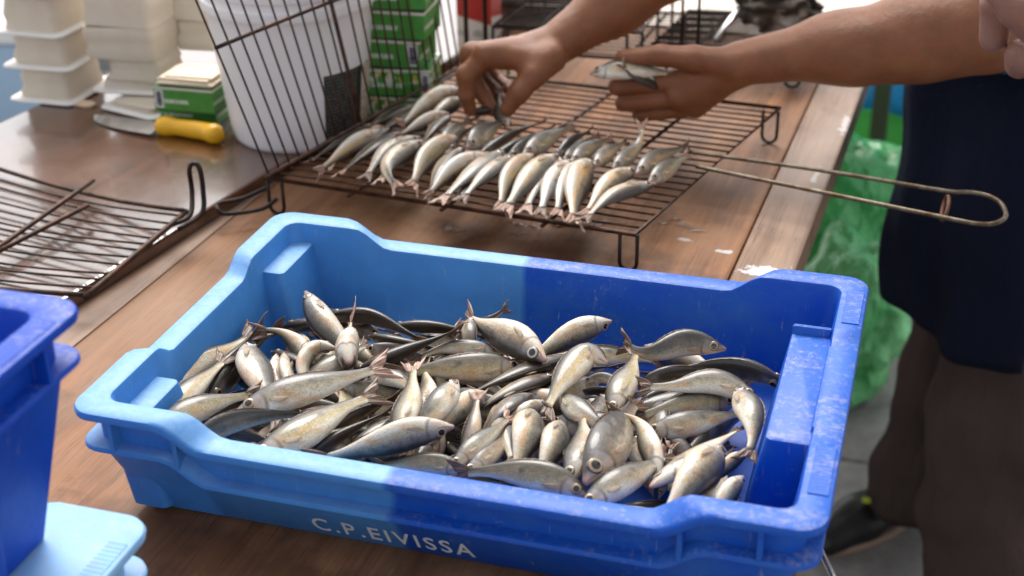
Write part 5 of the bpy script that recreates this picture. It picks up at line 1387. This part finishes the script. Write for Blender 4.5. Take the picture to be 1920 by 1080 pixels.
# shoes
def shoe(c, ang, name='shoe'):
    d = np.array([math.cos(ang), math.sin(ang), 0]); s = np.array([-d[1], d[0], 0]); c = np.array(c, float)
    q = lambda f, h, w=0: c+d*f+np.array([0, 0, h])+s*w
    V, F = sdf_mesh([(q(-.075, .045), q(-.05, .040), .040, .041, .02), (q(-.05, .05), q(.06, .036), .042, .036, .03), (q(.06, .034), q(.14, .026, .006), .040, .027, .02), (q(.05, .034, -.014), q(.12, .026, -.010), .030, .025, .02), (q(-.065, .05), q(-.06, .085), .038, .040, .02)], .005)
    V[:, 2] = np.maximum(V[:, 2], c[2]+.012)
    o = mesh_obj(name, V-po, F, simple('black shoe leather', (.010, .010, .011), .45, .3, 60), per)
    mb = MB(); rings = []
    for zz_, g_ in ((.0, -.002), (.002, 0), (.016, .001), (.018, -.003)):
        ring_ = []
        for k in range(40):
            a = 2*math.pi*k/40; u = math.cos(a); f = .035+.128*u; w = (.041 if u > -.2 else .036)*math.sin(a)*(1-.12*max(0, u)**3)
            p_ = c+d*(f+g_*u)+s*(w+g_*math.sin(a)+.0); ring_.append((p_[0]-po[0], p_[1]-po[1], c[2]+zz_-po[2]))
        rings.append(ring_)
    mb.loft(rings, True, True); mb.build('sole', simple('beige rubber sole', (.30, .21, .16), .7), per, True)
    return q
f1 = P(1640, 1015, -.775)
qa = shoe((.345, 1.075, -.799), rad(228)); qb = shoe((.47, .80, -.799), rad(190))
mb = MB(); p_ = P(1625, 938, -.71); mb.box(p_-po, (.014, .010, .008), bev=.003); mb.build('shoe_tab', simple('lime shoe tab', (.45, .55, .03), .5), per)

# --- fish held by the near hand
def PYl(l): return [PY(*q) for q in l]
make_fish('white fish held between thumb and fingers of the near hand', None, PYl([(1106, 139, .672), (1160, 130, .674), (1215, 132, .682), (1285, 140, .705)]), 150, fat=1.25, mat=0, pec=False, tail=False)
make_fish('brown fish tail sticking out between the fingers of the near hand', None, PYl([(1250, 165, .70), (1212, 152, .676), (1185, 142, .662), (1160, 113, .664)]), 40, fat=1.1, mat=2, fin=0, eyes=False, pec=False)

# --- second person: only the hanging fist reaches into the picture
p2 = np.array([.86, .30, -.8])
pr = []
w2 = PY(2030, 30, .12); e2 = np.array([.80, .26, .50]); s2 = np.array([.86, .30, .72])
def q2(a, b, y): return PY(a, b, y)
K1, K2, K3, K4 = q2(1968, 0, .10), q2(1980, 40, .085), q2(1985, 75, .085), q2(1990, 105, .09)
for k_ in (K1, K2, K3, K4): pr.append((w2, k_, .024, .016, .012))
chain(pr, [w2, w2+(e2-w2)*.6, e2, s2], [.027, .038, .045, .052], .03)
chain(pr, [K1, q2(1915, -35, .115), q2(1870, 8, .118), q2(1864, 70, .120)], [.0140, .0132, .0126, .0115], .003)
chain(pr, [q2(2010, 88, .080), q2(1960, 66, .062), q2(1905, 18, .060), q2(1868, -30, .066)], [.0165, .0142, .0130, .0118], .0025)
chain(pr, [K3, q2(1958, 118, .095), q2(1917, 104, .105), q2(1912, 120, .115)], [.0140, .0138, .0128, .0115], .002)
chain(pr, [K4, q2(1975, 150, .10), q2(1950, 160, .115), q2(1965, 150, .125)], [.0125, .0115, .0105, .0095], .002)
h2 = p2+[0.04, .1, 0]
pr.append(((.90, .34, .10), (.90, .34, .55), .12, .13, .04)); pr.append(((.90, .34, .55), (.88, .34, .74), .11, .055, .05)); pr.append((s2, np.array([.93, .48, .72]), .055, .055, .04))
pr.append(((.88, .34, .90), (.86, .34, .86), .092, .076, .03)); pr.append(((.84, .34, .83), (.82, .34, .80), .05, .035, .03)); pr.append(((.785, .34, .87), (.772, .34, .845), .008, .013, .012)); pr.append(((.88, .34, .74), (.88, .34, .82), .05, .05, .03))
V, F = sdf_mesh(pr, .0024)
per2 = thing('person', 'bystander at the right edge of whom only the curled fingers of one hand show', 'person', p2)
mesh_obj('body', V-p2, F, M_skin2, per2)
V, F = sdf_mesh([((.90, .34, .02), (.90, .34, .55), .145, .145, .04), ((.90, .34, .55), (.89, .34, .69), .13, .075, .06), (s2, np.array([.93, .48, .71]), .07, .07, .05), (s2, s2+(e2-s2)*.6, .068, .062, .03)], .01)
mesh_obj('shirt', V-p2, F, cloth_mat('grey blue shirt cloth', (.12, .15, .19), .2), per2)
po_keep = po; po = p2; per_keep = per; per = per2
leg_tube([(.92, .26, .06), (.92, .26, -.3), (.93, .26, -.56), (.93, .26, -.74)], [.12, .10, .085, .08], 'trouser_leg', M_trous, 2.0)
leg_tube([(.90, .44, .06), (.91, .44, -.3), (.92, .44, -.56), (.92, .44, -.74)], [.12, .10, .085, .08], 'trouser_leg', M_trous, 5.0)
shoe((.93, .26, -.799), rad(185)); shoe((.92, .44, -.799), rad(178))
V, F = sdf_mesh([((.90, .34, .93), (.88, .34, .92), .09, .086, .02), ((.94, .34, .88), (.93, .34, .85), .06, .05, .02)], .008); mesh_obj('hair', V-p2, F, M_hair, per2)
